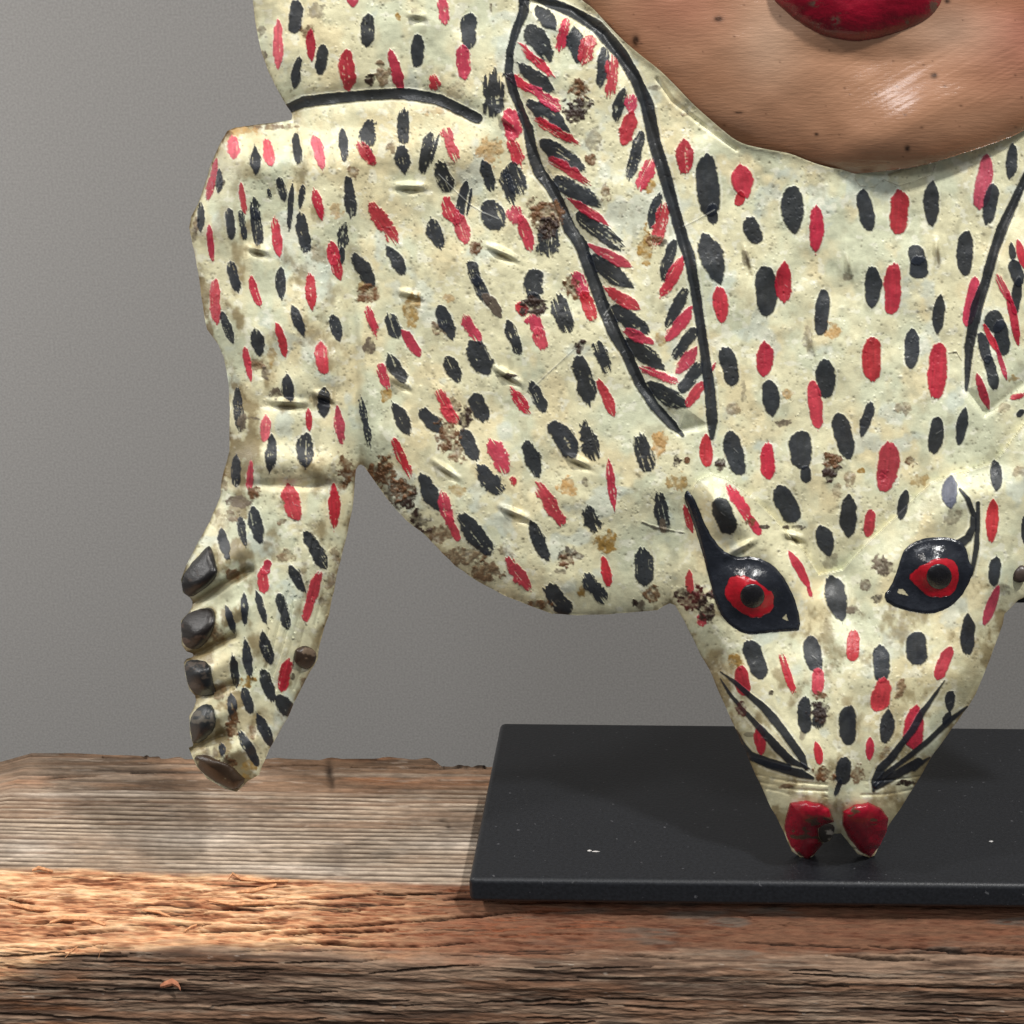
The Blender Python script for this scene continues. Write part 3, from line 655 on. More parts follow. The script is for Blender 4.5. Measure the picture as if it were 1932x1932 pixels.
# --- rust and dirt patches: crop, x, y, rx, ry, colour, strength
RU = {'d': lin(46, 30, 22), 'b': lin(98, 66, 38), 'o': lin(172, 136, 84), 'g': lin(102, 90, 74), 'r': lin(74, 22, 20), 'y': lin(150, 118, 60)}
PATCH = """B 1650 860 110 110 d 1;B 1650 700 70 75 b .9;B 1390 1700 130 130 b 1;B 1400 1790 90 90 d .9;B 960 1180 110 110 o .7;B 520 880 110 50 o .5;B 110 570 70 90 b .7;A 1625 625 38 42 d 1;B 1750 1260 55 45 b .8;B 640 1290 60 20 b .5;
B 1860 1520 40 90 b .7;B 1280 1600 40 50 b .6;G 560 330 55 160 y .85;G 640 280 60 60 b .8;G 700 300 60 30 d .7;B 1770 1100 70 90 g .5;F 850 320 50 70 b .9;F 1600 650 75 90 b .9;F 1660 1110 50 50 d .9;F 1290 800 100 75 d 1;F 340 820 80 130 y .75;F 560 960 70 60 b .7;F 640 730 60 40 o .6;
F 1090 1350 80 22 d 1;F 750 1690 60 90 d .9;J 610 210 110 140 b .85;F 650 1600 80 80 b .6;J 690 330 80 90 b .7;J 120 500 90 120 b .9;J 290 690 75 110 d 1;J 400 870 110 90 d .85;J 230 620 100 90 b .8;J 560 980 120 70 b .7;J 760 1150 190 90 b .7;J 920 1260 150 90 b .75;J 1070 1110 90 60 b .5;J 700 640 70 60 y .6;
J 1570 600 90 80 o .85;J 1550 1130 80 60 d .75;J 1560 1190 70 60 b .9;J 1620 1150 90 30 g .8;J 1500 1270 60 30 g .6;J 1860 1030 85 95 y .9;J 1680 1430 45 60 y .9;J 1340 1530 90 40 b .8;J 1700 560 30 50 g .6;K 640 1490 140 90 r 1;K 720 1560 70 110 d .9;K 540 1440 70 50 d .8;K 290 1440 70 80 b .8;K 200 1530 60 60 g .8;K 170 1520 30 30 d 1;
K 1710 480 70 90 d 1;K 1700 390 80 60 b .9;K 350 280 70 90 o .8;K 500 570 90 70 y .7;K 490 405 38 45 d 1;K 570 395 22 24 b .9;K 835 430 40 45 d .9;K 1690 1190 70 60 g .5;K 1070 890 60 45 b .8;K 1190 920 50 25 d .8;K 1420 925 80 22 d .8;K 870 350 12 30 b .5;K 380 900 30 60 g .8;K 1850 540 50 80 b .6;K 1740 640 50 70 b .5;
L 820 1230 95 90 g .9;L 820 1230 60 60 d .5;L 1050 400 60 50 b .8;L 655 480 30 24 y .9;L 1110 560 80 60 y .6;L 950 1450 40 30 g .6;L 690 1380 60 50 g .8;L 780 1480 50 40 d .7;L 600 1580 60 40 g .8;L 1370 850 70 80 g .5;L 820 520 45 60 d .75;L 1350 700 60 40 d .4;L 1900 500 60 60 b .5;L 1750 1420 60 60 g .5;
E 1590 700 85 70 b .9;E 1560 640 60 60 y .7;E 1625 1110 55 60 g .95;E 1640 940 40 40 g .7;E 1750 1500 45 60 y .8;E 730 1240 80 60 b .7;E 790 1340 40 60 g .8;E 890 1480 65 60 g .95;E 840 1180 45 90 y .6;I 580 720 120 50 g .85;I 710 650 48 60 b .9;I 520 840 65 60 b .65;I 620 110 40 70 g .8;I 700 70 60 25 g .8;I 1430 470 90 140 b .85;I 1400 600 50 50 b .8;I 960 1150 70 50 b .6;I 930 880 40 30 b .7;I 1690 500 80 90 b .9;I 1800 640 90 90 d .7;I 540 1300 60 50 b .8;
M 540 880 50 100 b .95;M 660 530 80 60 y .85;M 440 600 60 60 b .6;M 420 150 60 60 b .6;M 380 1090 60 70 g .6;M 500 1160 80 70 b .85;M 700 920 40 60 b .6;M 680 1180 70 80 y .8;M 1010 490 24 30 d .7;M 1100 540 40 50 b .6;M 650 1280 50 30 y .7;I 1300 1340 40 70 b .6;I 1240 1520 25 40 d .6;I 1350 1130 40 60 b .5;I 460 560 40 120 b .5;
N 320 200 65 60 y .95;N 970 590 85 85 d 1;N 960 480 60 40 b .8;N 1000 1090 90 70 b .85;N 1280 1090 70 70 b .75;N 1640 1165 70 24 d .95;N 355 590 45 60 r .8;N 1600 430 50 80 b .7;N 590 460 24 24 d .8;N 840 780 30 40 g .6;N 1500 930 60 60 b .5;N 700 1190 60 20 b .7;N 1060 1130 70 20 d .6;N 420 780 40 20 d .5;
D 1870 960 40 45 d .9;D 1510 1060 70 25 b .6;A 1130 240 60 60 b .7;A 1200 70 80 60 g .6;A 1840 130 24 34 y .9;A 430 1430 50 45 d .7;A 1490 1360 45 60 b .7;A 1790 1160 40 60 b .6;A 1360 1650 60 60 o .6;A 1700 960 1 1 b .1;A 1570 1140 16 16 d 1;A 780 440 40 40 g .8;A 770 250 30 40 g .7;A 850 1000 200 25 b .7;A 620 1030 140 40 o .7;A 480 1060 60 50 b .6;A 260 1750 30 120 b .6;A 240 1850 40 80 g .7;
H 430 980 65 80 o .8;H 990 1600 60 50 b .5;H 240 1060 50 120 g .5;H 550 560 40 40 g .6;H 1840 1370 50 30 y .7;H 1780 1600 50 40 b .4;G 1680 1480 50 50 o .7;G 1250 1600 60 50 b .5;G 1340 1460 30 90 g .5;G 1650 1720 60 35 g .8;G 690 1850 80 60 o .8;G 680 1060 40 70 y .6;G 1360 420 40 80 g .5;B 380 110 50 60 g .5;B 690 700 90 70 b .35;B 960 60 12 40 g .8;C 1190 1010 80 14 g .5;C 640 690 60 20 g .6;C 880 900 50 14 b .6;C 590 1470 50 50 y .8"""
rn1 = fbm(X, Y, 17, 17, 501, 4); rn2 = fbm(X, Y, 7, 7, 511, 3)
rnm = .55 * rn1 + .45 * rn2
RUST_LATE = []
def do_patch(c, x, y, rx, ry, col, st):
    cx, cy = cp(c, x, y); rx *= .24; ry *= .24
    def f(sl, dx, dy):
        q = 1 - np.hypot(dx / rx, dy / ry)
        m = sstep(.0, .22, q * .8 + (rnm[sl] - .5) * 1.9 - .02 + (.10 if st >= .9 and col in 'dbr' else 0)) * min(1, st * 1.08) * sstep(-.55, -.1, q)
        spk = np.clip(.8 + 1.4 * (rn2[sl] - .42), .45, 1.1)
        tgt = RU[col] * (.6 + .9 * rn1[sl] + .0)[..., None]
        C[sl] = C[sl] * (1 - (m * spk)[..., None].clip(0, 1)) + tgt * (m * spk)[..., None].clip(0, 1)
        Hh[sl] += m * (rn2[sl] - .5) * (6 if col in 'dbr' else 2); G[sl] = G[sl] * (1 - m * .8)
    stamp(cx, cy, max(rx, ry) * 1.6 + 3, f)
patches = []
for line in PATCH.replace('\n', '').split(';'):
    t = line.split()
    patches.append((t[0], float(t[1]), float(t[2]), float(t[3]), float(t[4]), t[5], float(t[6])))
for p in patches:
    if p[5] in 'oy' or p[6] < .8: do_patch(*p)

# --- brush spots: crop, colour, x0 y0 x1 y1 width (crop units), d = dry brush, b = blunt ends
BLK = lin(27, 32, 41); RED = lin(166, 20, 42)
SPOTS = """A K 1045 -5 1020 265 115 b;A R 900 150 900 560 90 p;A R 1155 240 1165 490 85;A K 1255 345 1230 590 105 b;A K 1065 440 1030 700 85;A R 1425 380 1450 730 135;A K 1610 105 1590 370 120 b;A R 1775 380 1870 700 95 b;A R 1480 -70 1490 65 100;A R 545 1065 550 1260 105 p;A K 715 1145 725 1375 90;A R 800 1095 850 1315 100 p;A K 1035 1045 1060 1290 80 b;A R 1175 1060 1250 1335 95 p;A K 1405 1000 1420 1275 80;A K 1640 930 1600 1150 130 d;A K 1610 1150 1640 1290 50 d;A R 1530 1120 1660 1300 90 d;A K 1890 860 1890 1130 100 b;A K 1850 1140 1900 1390 130;A R 415 1240 340 1580 70;A K 435 1320 430 1520 65;A K 290 1590 290 1830 66;A R 605 1430 640 1680 65;A K 510 1630 535 1885 80 b;A K 600 1650 640 1900 50 d;A K 700 1540 735 1740 80 d;A K 700 1620 750 1930 90;A K 900 1390 950 1590 75;A K 1010 1450 985 1820 55;A K 1095 1450 1070 1640 50;A R 1180 1490 1245 1740 75;A K 1440 1380 1480 1715 100 b;A R 1620 1600 1830 1920 120 d;A K 820 1480 840 1560 30 d;
E K 1070 60 1125 380 105 b;E R 875 110 915 430 85;E R 355 155 385 440 58;E K 1430 150 1400 350 95 d;E K 1400 330 1400 465 60 b;E R 1315 290 1340 480 95 b;E R 1340 400 1390 600 85;E K 1490 375 1660 655 125;E K 1750 320 1885 555 118;E K 520 440 585 690 95 b;E R 405 580 415 945 88 b;E R 680 565 755 795 62 b;E K 915 485 930 740 92;E R 1150 540 1170 835 92;E K 1000 775 1105 1045 85;E K 1320 865 1385 1080 95;E K 450 835 550 1100 75;E K 715 970 760 1195 115;E R 890 925 960 1210 78;E R 1235 1055 1265 1340 110;E R 1600 790 1670 1040 75 d;E K 1760 855 1845 1045 118 b;E R 635 1110 690 1415 62;E K 965 1325 1000 1545 105;E K 580 1435 600 1790 84;E K 1255 1425 1260 1680 112;E R 1690 1245 1770 1450 80 d;E K 1765 1175 1900 1395 128;E R 1360 1575 1400 1880 84;E R 1135 1595 1145 1785 58;E R 800 1655 790 1870 95 p;E K 1540 1480 1620 1900 62 d;E R 1875 985 2015 1195 88 b;E K 1800 1560 1930 1810 128;
I K 845 180 830 490 92;I K 1120 180 1110 455 145;I K 570 335 570 615 84;I R 685 395 675 660 64;I R 970 590 1055 870 148 b;I R 1330 585 1340 940 100;I K 1095 945 1285 1255 115;I K 595 835 645 1075 68;I K 700 755 765 1055 120;I K 450 925 510 1190 100;I R 830 1180 780 1300 80 b;I R 760 1250 790 1440 90 b;I K 985 1220 1110 1440 90;I R 1225 1275 1110 1675 90 b;I K 630 1435 635 1685 68;I K 722 1420 802 1680 62;I K 900 1440 982 1725 84 b;I K 490 1540 560 1770 64;
M K 775 130 850 405 92;M K 635 190 675 480 84;M K 540 320 575 580 68;M K 770 430 865 690 100 b;M K 890 630 985 795 125 b;M R 985 360 925 610 105 b;M K 525 615 540 830 84;M K 620 565 690 790 92;M K 735 785 850 1055 100;M K 595 925 745 1195 82 b;M K 450 1010 460 1115 62;
B R 570 -30 605 190 80 d;B K 800 100 780 385 140 b;B R 738 340 760 635 125;B K 385 265 375 530 118 b;B R 490 590 540 705 85 d;B K 985 570 980 930 175 d;B R 1095 860 1130 1110 160 b;B R 1110 1080 1200 1300 100 d;B K 490 1035 420 1365 95 b;B K 555 1050 490 1280 30;B R 600 1000 690 1270 105 d;B K 550 1275 640 1510 125 b;B K 895 1255 960 1500 115;B K 1100 1280 1190 1530 150 d;B K 1060 1330 1130 1590 100 d;B K 770 1425 700 1760 88 b;B K 810 1470 770 1700 28;B R 590 1540 690 1760 115 d;B R 690 1680 770 1915 118 b;B K 920 1575 1020 1815 178 b;B K 490 1715 570 1955 135;
F R 1140 10 1190 160 120 d;F R 1190 80 1270 355 110 b;F K 1400 150 1420 400 175 d;F K 795 440 870 640 95 b;F K 850 560 940 780 95 b;F G 900 700 1045 880 85 b;F K 1310 505 1300 720 155 b;F K 1300 690 1290 800 110 b;F R 1170 760 1230 870 90 b;F R 1270 860 1340 1020 125 d;F R 1320 960 1380 1140 105 b;F K 1480 695 1590 1005 145 d;F R 1620 530 1700 740 110 d;F R 1680 680 1765 905 100 b;F K 560 780 670 1055 125 b;F R 745 855 875 1080 100 d;F K 1085 895 1195 1185 100;F K 800 1065 945 1340 190;F K 610 1185 710 1395 125;F K 1790 1075 1890 1325 105 d;F K 1640 1185 1740 1570 155 b;F R 1805 1365 1930 1670 88;F R 1115 1430 1275 1650 80 d;F K 1275 1385 1385 1630 100 b;F K 820 1475 930 1700 140 b;F R 540 1455 700 1725 105 d;F K 400 1605 565 1785 135;
J K 1430 85 1635 390 190;J K 1690 95 1790 400 145 d;J K 725 155 850 400 125 b;J R 950 240 1095 500 150 d;J R 1130 520 1150 600 60 d;J K 1230 240 1345 545 135;J K 860 435 1050 665 145 d;J R 190 220 325 530 85 d;J K 400 480 560 795 145;J R 570 650 650 930 95 d;J R 620 820 710 1040 75 b;J K 715 825 965 1145 165;J R 1320 580 1545 920 120 d;J K 1265 855 1410 1190 115;J K 1720 740 1800 960 135 d;J R 1080 1160 1270 1415 100 d;J K 1400 1375 1580 1610 155 b;J K 1705 1285 1860 1525 125 d;J R 1840 1140 1890 1390 85;J R 1885 395 1935 800 75;
K K 195 195 275 490 145 b;K R 720 180 730 455 110;K K 905 165 1005 515 155 b;K R 1210 260 1220 555 135;K K 1465 165 1480 470 185 b;K K 1500 440 1510 575 90 b;K K 1755 25 1850 385 155 b;K K 1290 590 1425 885 175 b;K K 1840 665 1840 1015 145;K K 1610 910 1690 1155 150;K K 805 695 920 975 175 b;K R 890 600 1080 880 100 d;K R 1060 830 1150 985 75 b;K K 345 660 410 960 115 d;K R 545 745 615 975 55;K K 215 1085 240 1390 155 b;K R 1365 1105 1530 1400 80;K R 1520 1380 1550 1480 40 d;K R 590 1265 600 1450 75 b;K R 670 1600 690 1700 75 d;K K 1695 1305 1790 1665 172;
C R 865 1080 880 1370 138;C K 1050 1205 1085 1700 195 b;C K 1095 1600 1100 1760 90 b;C R 1310 1295 1370 1560 175;C R 1320 1500 1290 1620 80 b;C K 1725 1455 1740 1845 200;C K 1375 1705 1455 1915 138 b;
G K 1020 225 1160 635 200;G R 1135 640 1165 930 130;G K 1505 480 1520 875 170 b;G R 1660 435 1660 775 135;G R 1500 1055 1500 1350 148;G K 1185 1118 1255 1425 145 b;G K 1530 1375 1565 1675 150;G K 1320 1490 1330 1500 1;
H R 300 0 295 375 135;H R 1555 560 1480 960 110 b;H K 1480 200 1470 560 135 b;H K 1060 315 1110 470 140 b;H K 1110 400 1090 580 150 b;H K 735 475 735 820 145;H R 905 455 890 865 145 b;H K 360 660 335 1030 125 b;H K 1280 695 1250 1020 105;H K 1050 975 1040 1290 120 b;H R 740 1035 740 1390 155 b;H R 1270 1080 1235 1530 160 b;H K 365 1205 375 1520 155 b;H R 265 1380 310 1760 120 b;H K 735 1540 650 1835 95;H K 1475 1585 1420 1885 95;H R 1560 1320 1660 1620 72;
D K 660 1485 730 1815 132 b;D R 955 1485 940 1845 155 b;D K 1215 1415 1205 1780 132;D R 1640 1210 1580 1650 140 b;D K 1690 1440 1640 1765 118 b;D K 1845 1125 1815 1410 100;
L K 1255 50 1215 350 120 b;L R 885 250 820 645 175 b;L K 1005 625 955 872 88;L R 725 785 700 1005 92 b;L K 1700 395 1720 645 105;L R 1690 695 1675 1045 108;L K 1715 1155 1695 1390 98 b;L R 1735 1375 1620 1695 90;L K 1490 1595 1490 1930 125;L P 1360 505 1350 775 140;L K 1935 830 1935 1060 50;L K 1930 0 1880 60 60;
N K 395 45 520 350 155 b;N R 345 240 390 485 125 b;N R 665 140 770 455 65 d;N K 890 5 960 290 145 b;N R 960 260 950 475 105 b;N K 855 485 860 775 115 b;N K 960 560 960 740 120 d;N K 1195 550 1200 870 145 b;N R 1240 -40 1230 210 110 b;N K 1440 75 1450 380 138 b;N R 1480 335 1410 605 150 b;N K 1510 575 1475 855 125;N K 1745 -30 1740 240 180 b;N R 1735 535 1700 905 170;N R 1365 800 1355 988 78;N R 935 835 975 1025 70;N K 1170 955 1150 1180 130 b;N K 1140 1130 1090 1265 50;N R 500 700 510 945 98;Q R 390 900 285 1160 105 b;Q K 390 1240 380 1420 95;Q K 390 1400 330 1510 70;
B K 1240 190 1440 480 150;B K 1180 500 1450 725 115;B K 1250 790 1580 1040 130;B K 1340 1100 1700 1335 130;B K 1450 1390 1830 1630 130;G K 20 60 380 345 115 b;G K 130 390 480 655 130;G K 290 790 595 1015 120;G K 400 1060 715 1300 125;G K 560 1380 890 1585 120;
B R 1190 350 1450 600 60 d;B R 1090 590 1300 720 70 d;B R 1250 680 1520 860 85 d;B R 1300 930 1650 1135 65 d;B R 1410 1240 1730 1445 70 d;B R 1560 1555 1890 1770 65;G R 95 300 460 495 80;G R 250 650 535 825 85;G R 390 985 640 1095 75;G R 515 1275 820 1395 60 d;
B K 1310 40 1480 245 105;B R 1560 140 1495 405 85 d;B K 1610 190 1650 500 115;B R 1760 280 1680 500 100 d;B K 1850 370 1820 690 90;C R 310 430 290 775 85 d;C K 400 690 335 955 85;C R 440 740 470 900 80 d;C R 470 850 385 1160 110;C K 540 1020 440 1405 85 b;C R 620 1250 515 1510 95 d;C K 680 1520 605 1800 85;C R 720 1585 640 1935 95 d;
G K 795 270 700 600 80 b;G R 860 420 690 715 85 b;G K 890 650 730 970 88;G R 930 815 730 1075 85 b;G K 965 965 790 1210 85 b;G R 975 1110 810 1325 85;G K 995 1240 840 1475 90 b;G R 1020 1395 895 1595 85;G R 1120 1235 1080 1320 30;
H K 1830 290 1850 440 60;H K 1840 430 1900 640 110 b;H K 1895 560 1860 870 85;H R 1880 270 1935 500 70;H R 1720 550 1830 760 65 d;H R 1800 680 1890 1115 75;H K 1670 830 1740 1000 170 b;H K 1740 900 1780 1185 130 b;H R 1610 930 1740 1180 55;H R 1720 1130 1800 1385 45;H K 1590 1000 1650 1250 90 b;H K 1640 1180 1705 1455 100 b;H R 1820 1520 1935 1490 45 d"""
bn0 = vn(X, Y, 19, 19, 599); bn1 = fbm(X, Y, 11, 11, 601, 3); bn2 = vn(X, Y, 3.2, 3.2, 611)
colmap = {'K': BLK, 'R': RED, 'G': lin(88, 76, 66), 'P': lin(92, 96, 112)}
spot_list = []
for line in SPOTS.replace('\n', '').split(';'):
    t = line.split()
    if len(t) < 7: continue
    x0, y0 = cp(t[0], float(t[2]), float(t[3])); x1, y1 = cp(t[0], float(t[4]), float(t[5]))
    spot_list.append((t[1], x0, y0, x1, y1, float(t[6]) * .24, t[7] if len(t) > 7 else ''))
# unseen sheet beyond the frame carries the same scattered spots
rs2 = random.Random(9)
for a in range(1960, 2130, 42):
    for b in range(250, 1140, 74):
        spot_list.append(('K' if rs2.random() < .55 else 'R', a + rs2.uniform(-9, 9), b + rs2.uniform(-9, 9) - 26, a + rs2.uniform(-9, 9), b + 28, 24, ''))
for a in range(520, 950, 52):
    spot_list.append(('K' if rs2.random() < .55 else 'R', a, -110, a + 6, -50, 24, ''))
def paint(sl, m, col, thick, gloss):
    C[sl] = C[sl] * (1 - m[..., None]) + col * m[..., None]
    Hh[sl] += m * thick; G[sl] = G[sl] * (1 - m) + gloss * m
for n_, (ck, x0, y0, x1, y1, wd, fl_) in enumerate(spot_list):
    L_ = math.hypot(x1 - x0, y1 - y0) + 1e-6; ux, uy = (x1 - x0) / L_, (y1 - y0) / L_; cx, cy = (x0 + x1) / 2, (y0 + y1) / 2
    r_ = random.Random(n_ * 13 + 5); bend = r_.uniform(-.16, .16); skew = r_.uniform(-.25, .25); pw = r_.uniform(.75, 1.05); tipside = r_.choice((-1, 1))
    base = colmap[ck]
    je, ie = min(int((cx - xs[0]) / SP), X.shape[1] - 1), min(int((cy - ys[0]) / SP), X.shape[0] - 1)
    if em[ie, je]: wd *= 1.2
    base = base * r_.uniform(.8, 1.25)
    if ck == 'R': k_ = r_.random() ** 1.5 * .45; base = base * (1 - k_) + lin(196, 74, 96) * k_
    if ck == 'R': base = base * np.array([1, r_.uniform(.8, 1.6), r_.uniform(.8, 1.4)])
    if fl_ == 'p': base = base * .55 + lin(232, 120, 130) * .45
    def f(sl, dx, dy):
        u = (dx * ux + dy * uy) / (L_ / 2); v = (-dx * uy + dy * ux) / (wd / 2)
        v = v + bend * (1 - u * u) * 2 * .5
        edge = (bn1[sl] - .5) * .6 + (bn2[sl] - .5) * .22 + (bn0[sl] - .5) * .45
        brs = vn(v * 50 + n_ * 31, v * 0, 9, 5, 1700 + n_) - .5
        rag = (.24 if fl_ in ('d', 'b') else .16) if cx < 1330 and cy > 200 else (.12 if fl_ != 'd' else .4)
        edge = edge * (1 if cx < 1330 else .62)
        u = np.where(u * tipside > 0, u * (1 - rag * brs), u * (1 - .3 * rag * brs))
        uu = np.clip(u - skew * .4 * (1 - u * u), -1.2, 1.2)
        if fl_ in ('b', 'd'):
            prof = np.clip(1 - np.abs(uu) ** 3.4, 0, 1) ** .52
        else:
            prof = np.clip(1 - np.abs(uu) ** 2.2, 0, 1) ** np.where(uu * tipside > 0, .52, pw * .85)
        sd = (prof * 1.0 - np.abs(v)) + edge * (.7 if fl_ != 'd' else 1.1) - .02
        sd = np.where(np.abs(u) > 1.12, -1, sd)
        m = sstep(-.03, .11, sd)
        strk = vn(v * 50 + n_ * 17, u * 30, 7.5, 26, 700 + n_)
        if fl_ == 'd':
            strk2 = vn(v * 50, u * 30 + 9, 4, 40, 900 + n_)
            m = m * sstep(.22, .40, strk * .6 + strk2 * .4 + .25 * prof * (1 - np.abs(u) ** 2) - .08) 
        if cx < 1330: m = m * (1 - .6 * sstep(.70, .82, strk * .7 + .3 * bn2[sl]) * sstep(.45, .6, bn0[sl]))
        shade = (.82 + .4 * strk + .25 * (bn2[sl] - .5))
        paint(sl, m * .97, base[None, None] * shade[..., None], 1.3, .45 if ck != 'R' else .5)
        if fl_ not in ('d',) : # thin pale halo where the brush pushed the ground coat
            hl = np.exp(-((sd + .10) / .07) ** 2) * .3 * (sd < 0) * sstep(.25, .5, C[sl][..., 1])
            C[sl] = C[sl] * (1 - hl[..., None]) + lin(236, 236, 226) * hl[..., None]
    stamp(cx, cy, max(L_, wd) / 2 * 1.2 + 4, f)
# --- long painted lines: polyline points and widths
def stroke(pts, ws, col=BLK, gloss=.45, rough=1.0, trans=1.0, seed=0):
    if 4 <= seed <= 12: ws = [w_ * 1.3 + 1 for w_ in ws]; trans = 1.0
    band = max(ws) / 2 + 6
    acc = np.zeros(X.shape)
    tot = [0]
    for (a, b) in zip(pts, pts[1:]): tot.append(tot[-1] + math.hypot(b[0] - a[0], b[1] - a[1]))
    x0 = min(p[0] for p in pts) - band; x1 = max(p[0] for p in pts) + band; y0 = min(p[1] for p in pts) - band; y1 = max(p[1] for p in pts) + band
    a_ = max(0, int((x0 - xs[0]) / SP)); b_ = min(X.shape[1], int((x1 - xs[0]) / SP)); c_ = max(0, int((y0 - ys[0]) / SP)); d_ = min(X.shape[0], int((y1 - ys[0]) / SP))
    sl = (slice(c_, d_), slice(a_, b_)); xx, yy = X[sl], Y[sl]
    best = np.full(xx.shape, -9.0)
    for i, (a, b) in enumerate(zip(pts, pts[1:])):
        dx, dy = b[0] - a[0], b[1] - a[1]; l2 = dx * dx + dy * dy
        t = np.clip(((xx - a[0]) * dx + (yy - a[1]) * dy) / l2, 0, 1)
        dd = np.hypot(xx - a[0] - t * dx, yy - a[1] - t * dy)
        best = np.maximum(best, (ws[i] + (ws[i + 1] - ws[i]) * t) / 2 - dd)
    m = sstep(-.7, 1.3, best + ((bn1[sl] - .5) * 6 + (bn2[sl] - .5) * 2.4) * rough * .8)
    n = fbm(xx, yy, 16, 16, 1300 + seed, 3)
    paint(sl, m * .97 * trans, col[None, None] * (.7 + .6 * n)[..., None], 2.0, gloss)
    hl = np.exp(-((best + 2.6) / 1.6) ** 2) * (.3 if max(ws) > 9 else 0)
    hl = hl * sstep(.25, .5, C[sl][..., 1])
    C[sl] = C[sl] * (1 - hl[..., None]) + lin(238, 238, 228) * hl[..., None]
stroke([cp('A', 975, 855), cp('A', 1100, 800), cp('A', 1230, 785), cp('A', 1500, 755), cp('A', 1800, 735), cp('B', 350, 745), cp('B', 550, 780), cp('B', 700, 850), cp('B', 855, 930)], [20, 23, 23, 22, 22, 23, 23, 23, 21], BLK * .8, .7, .5)
stroke([(992, -40), (988, 21), (972, 62), (962, 96), (960, 134), (967, 168), (981, 204), (996, 240), (1005, 288), (1017, 324), (1041, 355), (1056, 384), (1075, 432), (1096, 460), (1112, 506), (1138, 578), (1163, 635), (1183, 668), (1207, 722), (1236, 768), (1269, 802), (1288, 821)],
       [24, 21, 17, 15, 18, 20, 17, 20, 22, 24, 22, 22, 24, 25, 24, 25, 26, 22, 22, 20, 18, 6], BLK, .5, .6, 1, 1)
stroke([(990, -14), (1014, -6), (1079, 22), (1125, 48), (1142, 67), (1173, 103), (1200, 149), (1221, 197), (1234, 264), (1256, 336), (1272, 396), (1290, 456), (1300, 482), (1311, 542), (1320, 602), (1331, 674), (1339, 734), (1344, 794), (1343, 826)],
       [18, 22, 22, 26, 28, 26, 24, 26, 26, 25, 22, 24, 24, 20, 19, 20, 22, 22, 9], BLK, .5, .5, 1, 2)
stroke([(2040, 170), (1975, 260), (1932, 341), (1890, 432), (1875, 475), (1860, 530), (1843, 578), (1829, 650), (1823, 736)], [20, 18, 16, 22, 20, 20, 24, 20, 7], BLK, .5, .5, 1, 3)
WH = BLK * .85
def n_(*a): return [cp('N', x, y) for x, y in a]
stroke(n_((190, 290), (300, 370), (400, 460), (520, 560), (600, 650), (680, 750), (760, 860), (830, 960), (865, 1050)), [2, 6, 8, 11, 13, 12, 12, 12, 6], WH, .4, .35, .9, 4)
stroke(n_((190, 345), (260, 460), (350, 570), (450, 680), (560, 800), (650, 900), (740, 990), (890, 1050)), [2, 5, 6, 8, 12, 13, 12, 2], WH, .4, .35, .92, 5)
stroke(n_((310, 760), (350, 860), (420, 950), (560, 1000), (720, 1040)), [6, 12, 13, 13, 10], WH, .5, .3, .95, 6)
stroke(n_((430, 970), (560, 1020), (700, 1060), (820, 1090), (915, 1125)), [6, 10, 12, 13, 5], WH, .5, .3, .95, 7)
stroke([cp('Q', 340, 1165), cp('Q', 200, 1370), cp('N', 1780, 600), cp('N', 1700, 750), cp('N', 1620, 850), cp('N', 1540, 960), cp('N', 1450, 1050), cp('N', 1410, 1150), cp('N', 1395, 1225)], [2, 8, 10, 11, 10, 12, 13, 14, 5], WH, .4, .3, .92, 8)
stroke([cp('Q', 520, 1370), cp('Q', 380, 1480), cp('Q', 200, 1650), cp('Q', 60, 1760), cp('N', 1740, 900), cp('N', 1600, 1010), cp('N', 1480, 1100), cp('N', 1410, 1180)], [4, 9, 8, 8, 8, 7, 9, 8], WH, .4, .3, .92, 9)
stroke([cp('Q', 225, 1770), cp('Q', 100, 1850), cp('N', 1750, 1000), cp('N', 1620, 1070), cp('N', 1520, 1130), cp('N', 1420, 1200)], [3, 10, 13, 13, 12, 7], WH, .5, .3, .95, 10)
# drawn-on lashes by the right eye
stroke([cp('L', 1425, 625), cp('L', 1490, 700), cp('L', 1535, 820), cp('L', 1530, 930), cp('L', 1490, 1010), cp('L', 1420, 1060)], [3, 7, 8, 10, 12, 16], WH, .5, .3, 1, 11)
stroke([cp('L', 1570, 735), cp('L', 1568, 900), cp('L', 1560, 1050), cp('L', 1548, 1150), cp('L', 1520, 1290)], [6, 7, 8, 8, 6], WH, .5, .3, 1, 12)
# eye surrounds are drawn in by their own raised parts; hairline scratches here
for sc in ([cp('B', 550, 1370), cp('B', 680, 1500), cp('B', 800, 1610), cp('B', 900, 1670), cp('B', 1020, 1720)], [cp('F', 1290, 1440), cp('F', 1350, 1380), cp('F', 1480, 1260), cp('F', 1640, 1110)],
           [cp('C', 860, 1780), cp('C', 950, 1740), cp('C', 1110, 1650)], [cp('G', 240, 870), cp('G', 340, 740)]):
    stroke(sc, [1.6] * len(sc), lin(186, 186, 178), .3, .1, .85, 20)
for sc in ([cp('K', 220, 885), cp('K', 330, 930), cp('K', 550, 970)],): stroke(sc, [3, 7, 2], lin(70, 64, 56), .3, .6, .9, 21)
stroke([cp('D', 600, 1400), cp('D', 640, 1460), cp('D', 750, 1470), cp('D', 830, 1410), cp('D', 950, 1460), cp('D', 1060, 1430), cp('D', 1210, 1370), cp('D', 1235, 1290), cp('D', 1190, 1240)], [1.2] * 9, lin(150, 136, 104), .3, .2, .9, 22)
stroke([cp('D', 870, 1375), cp('D', 1000, 1330), cp('D', 1170, 1290)], [5, 7, 3], lin(150, 140, 112), .3, .5, .9, 23)
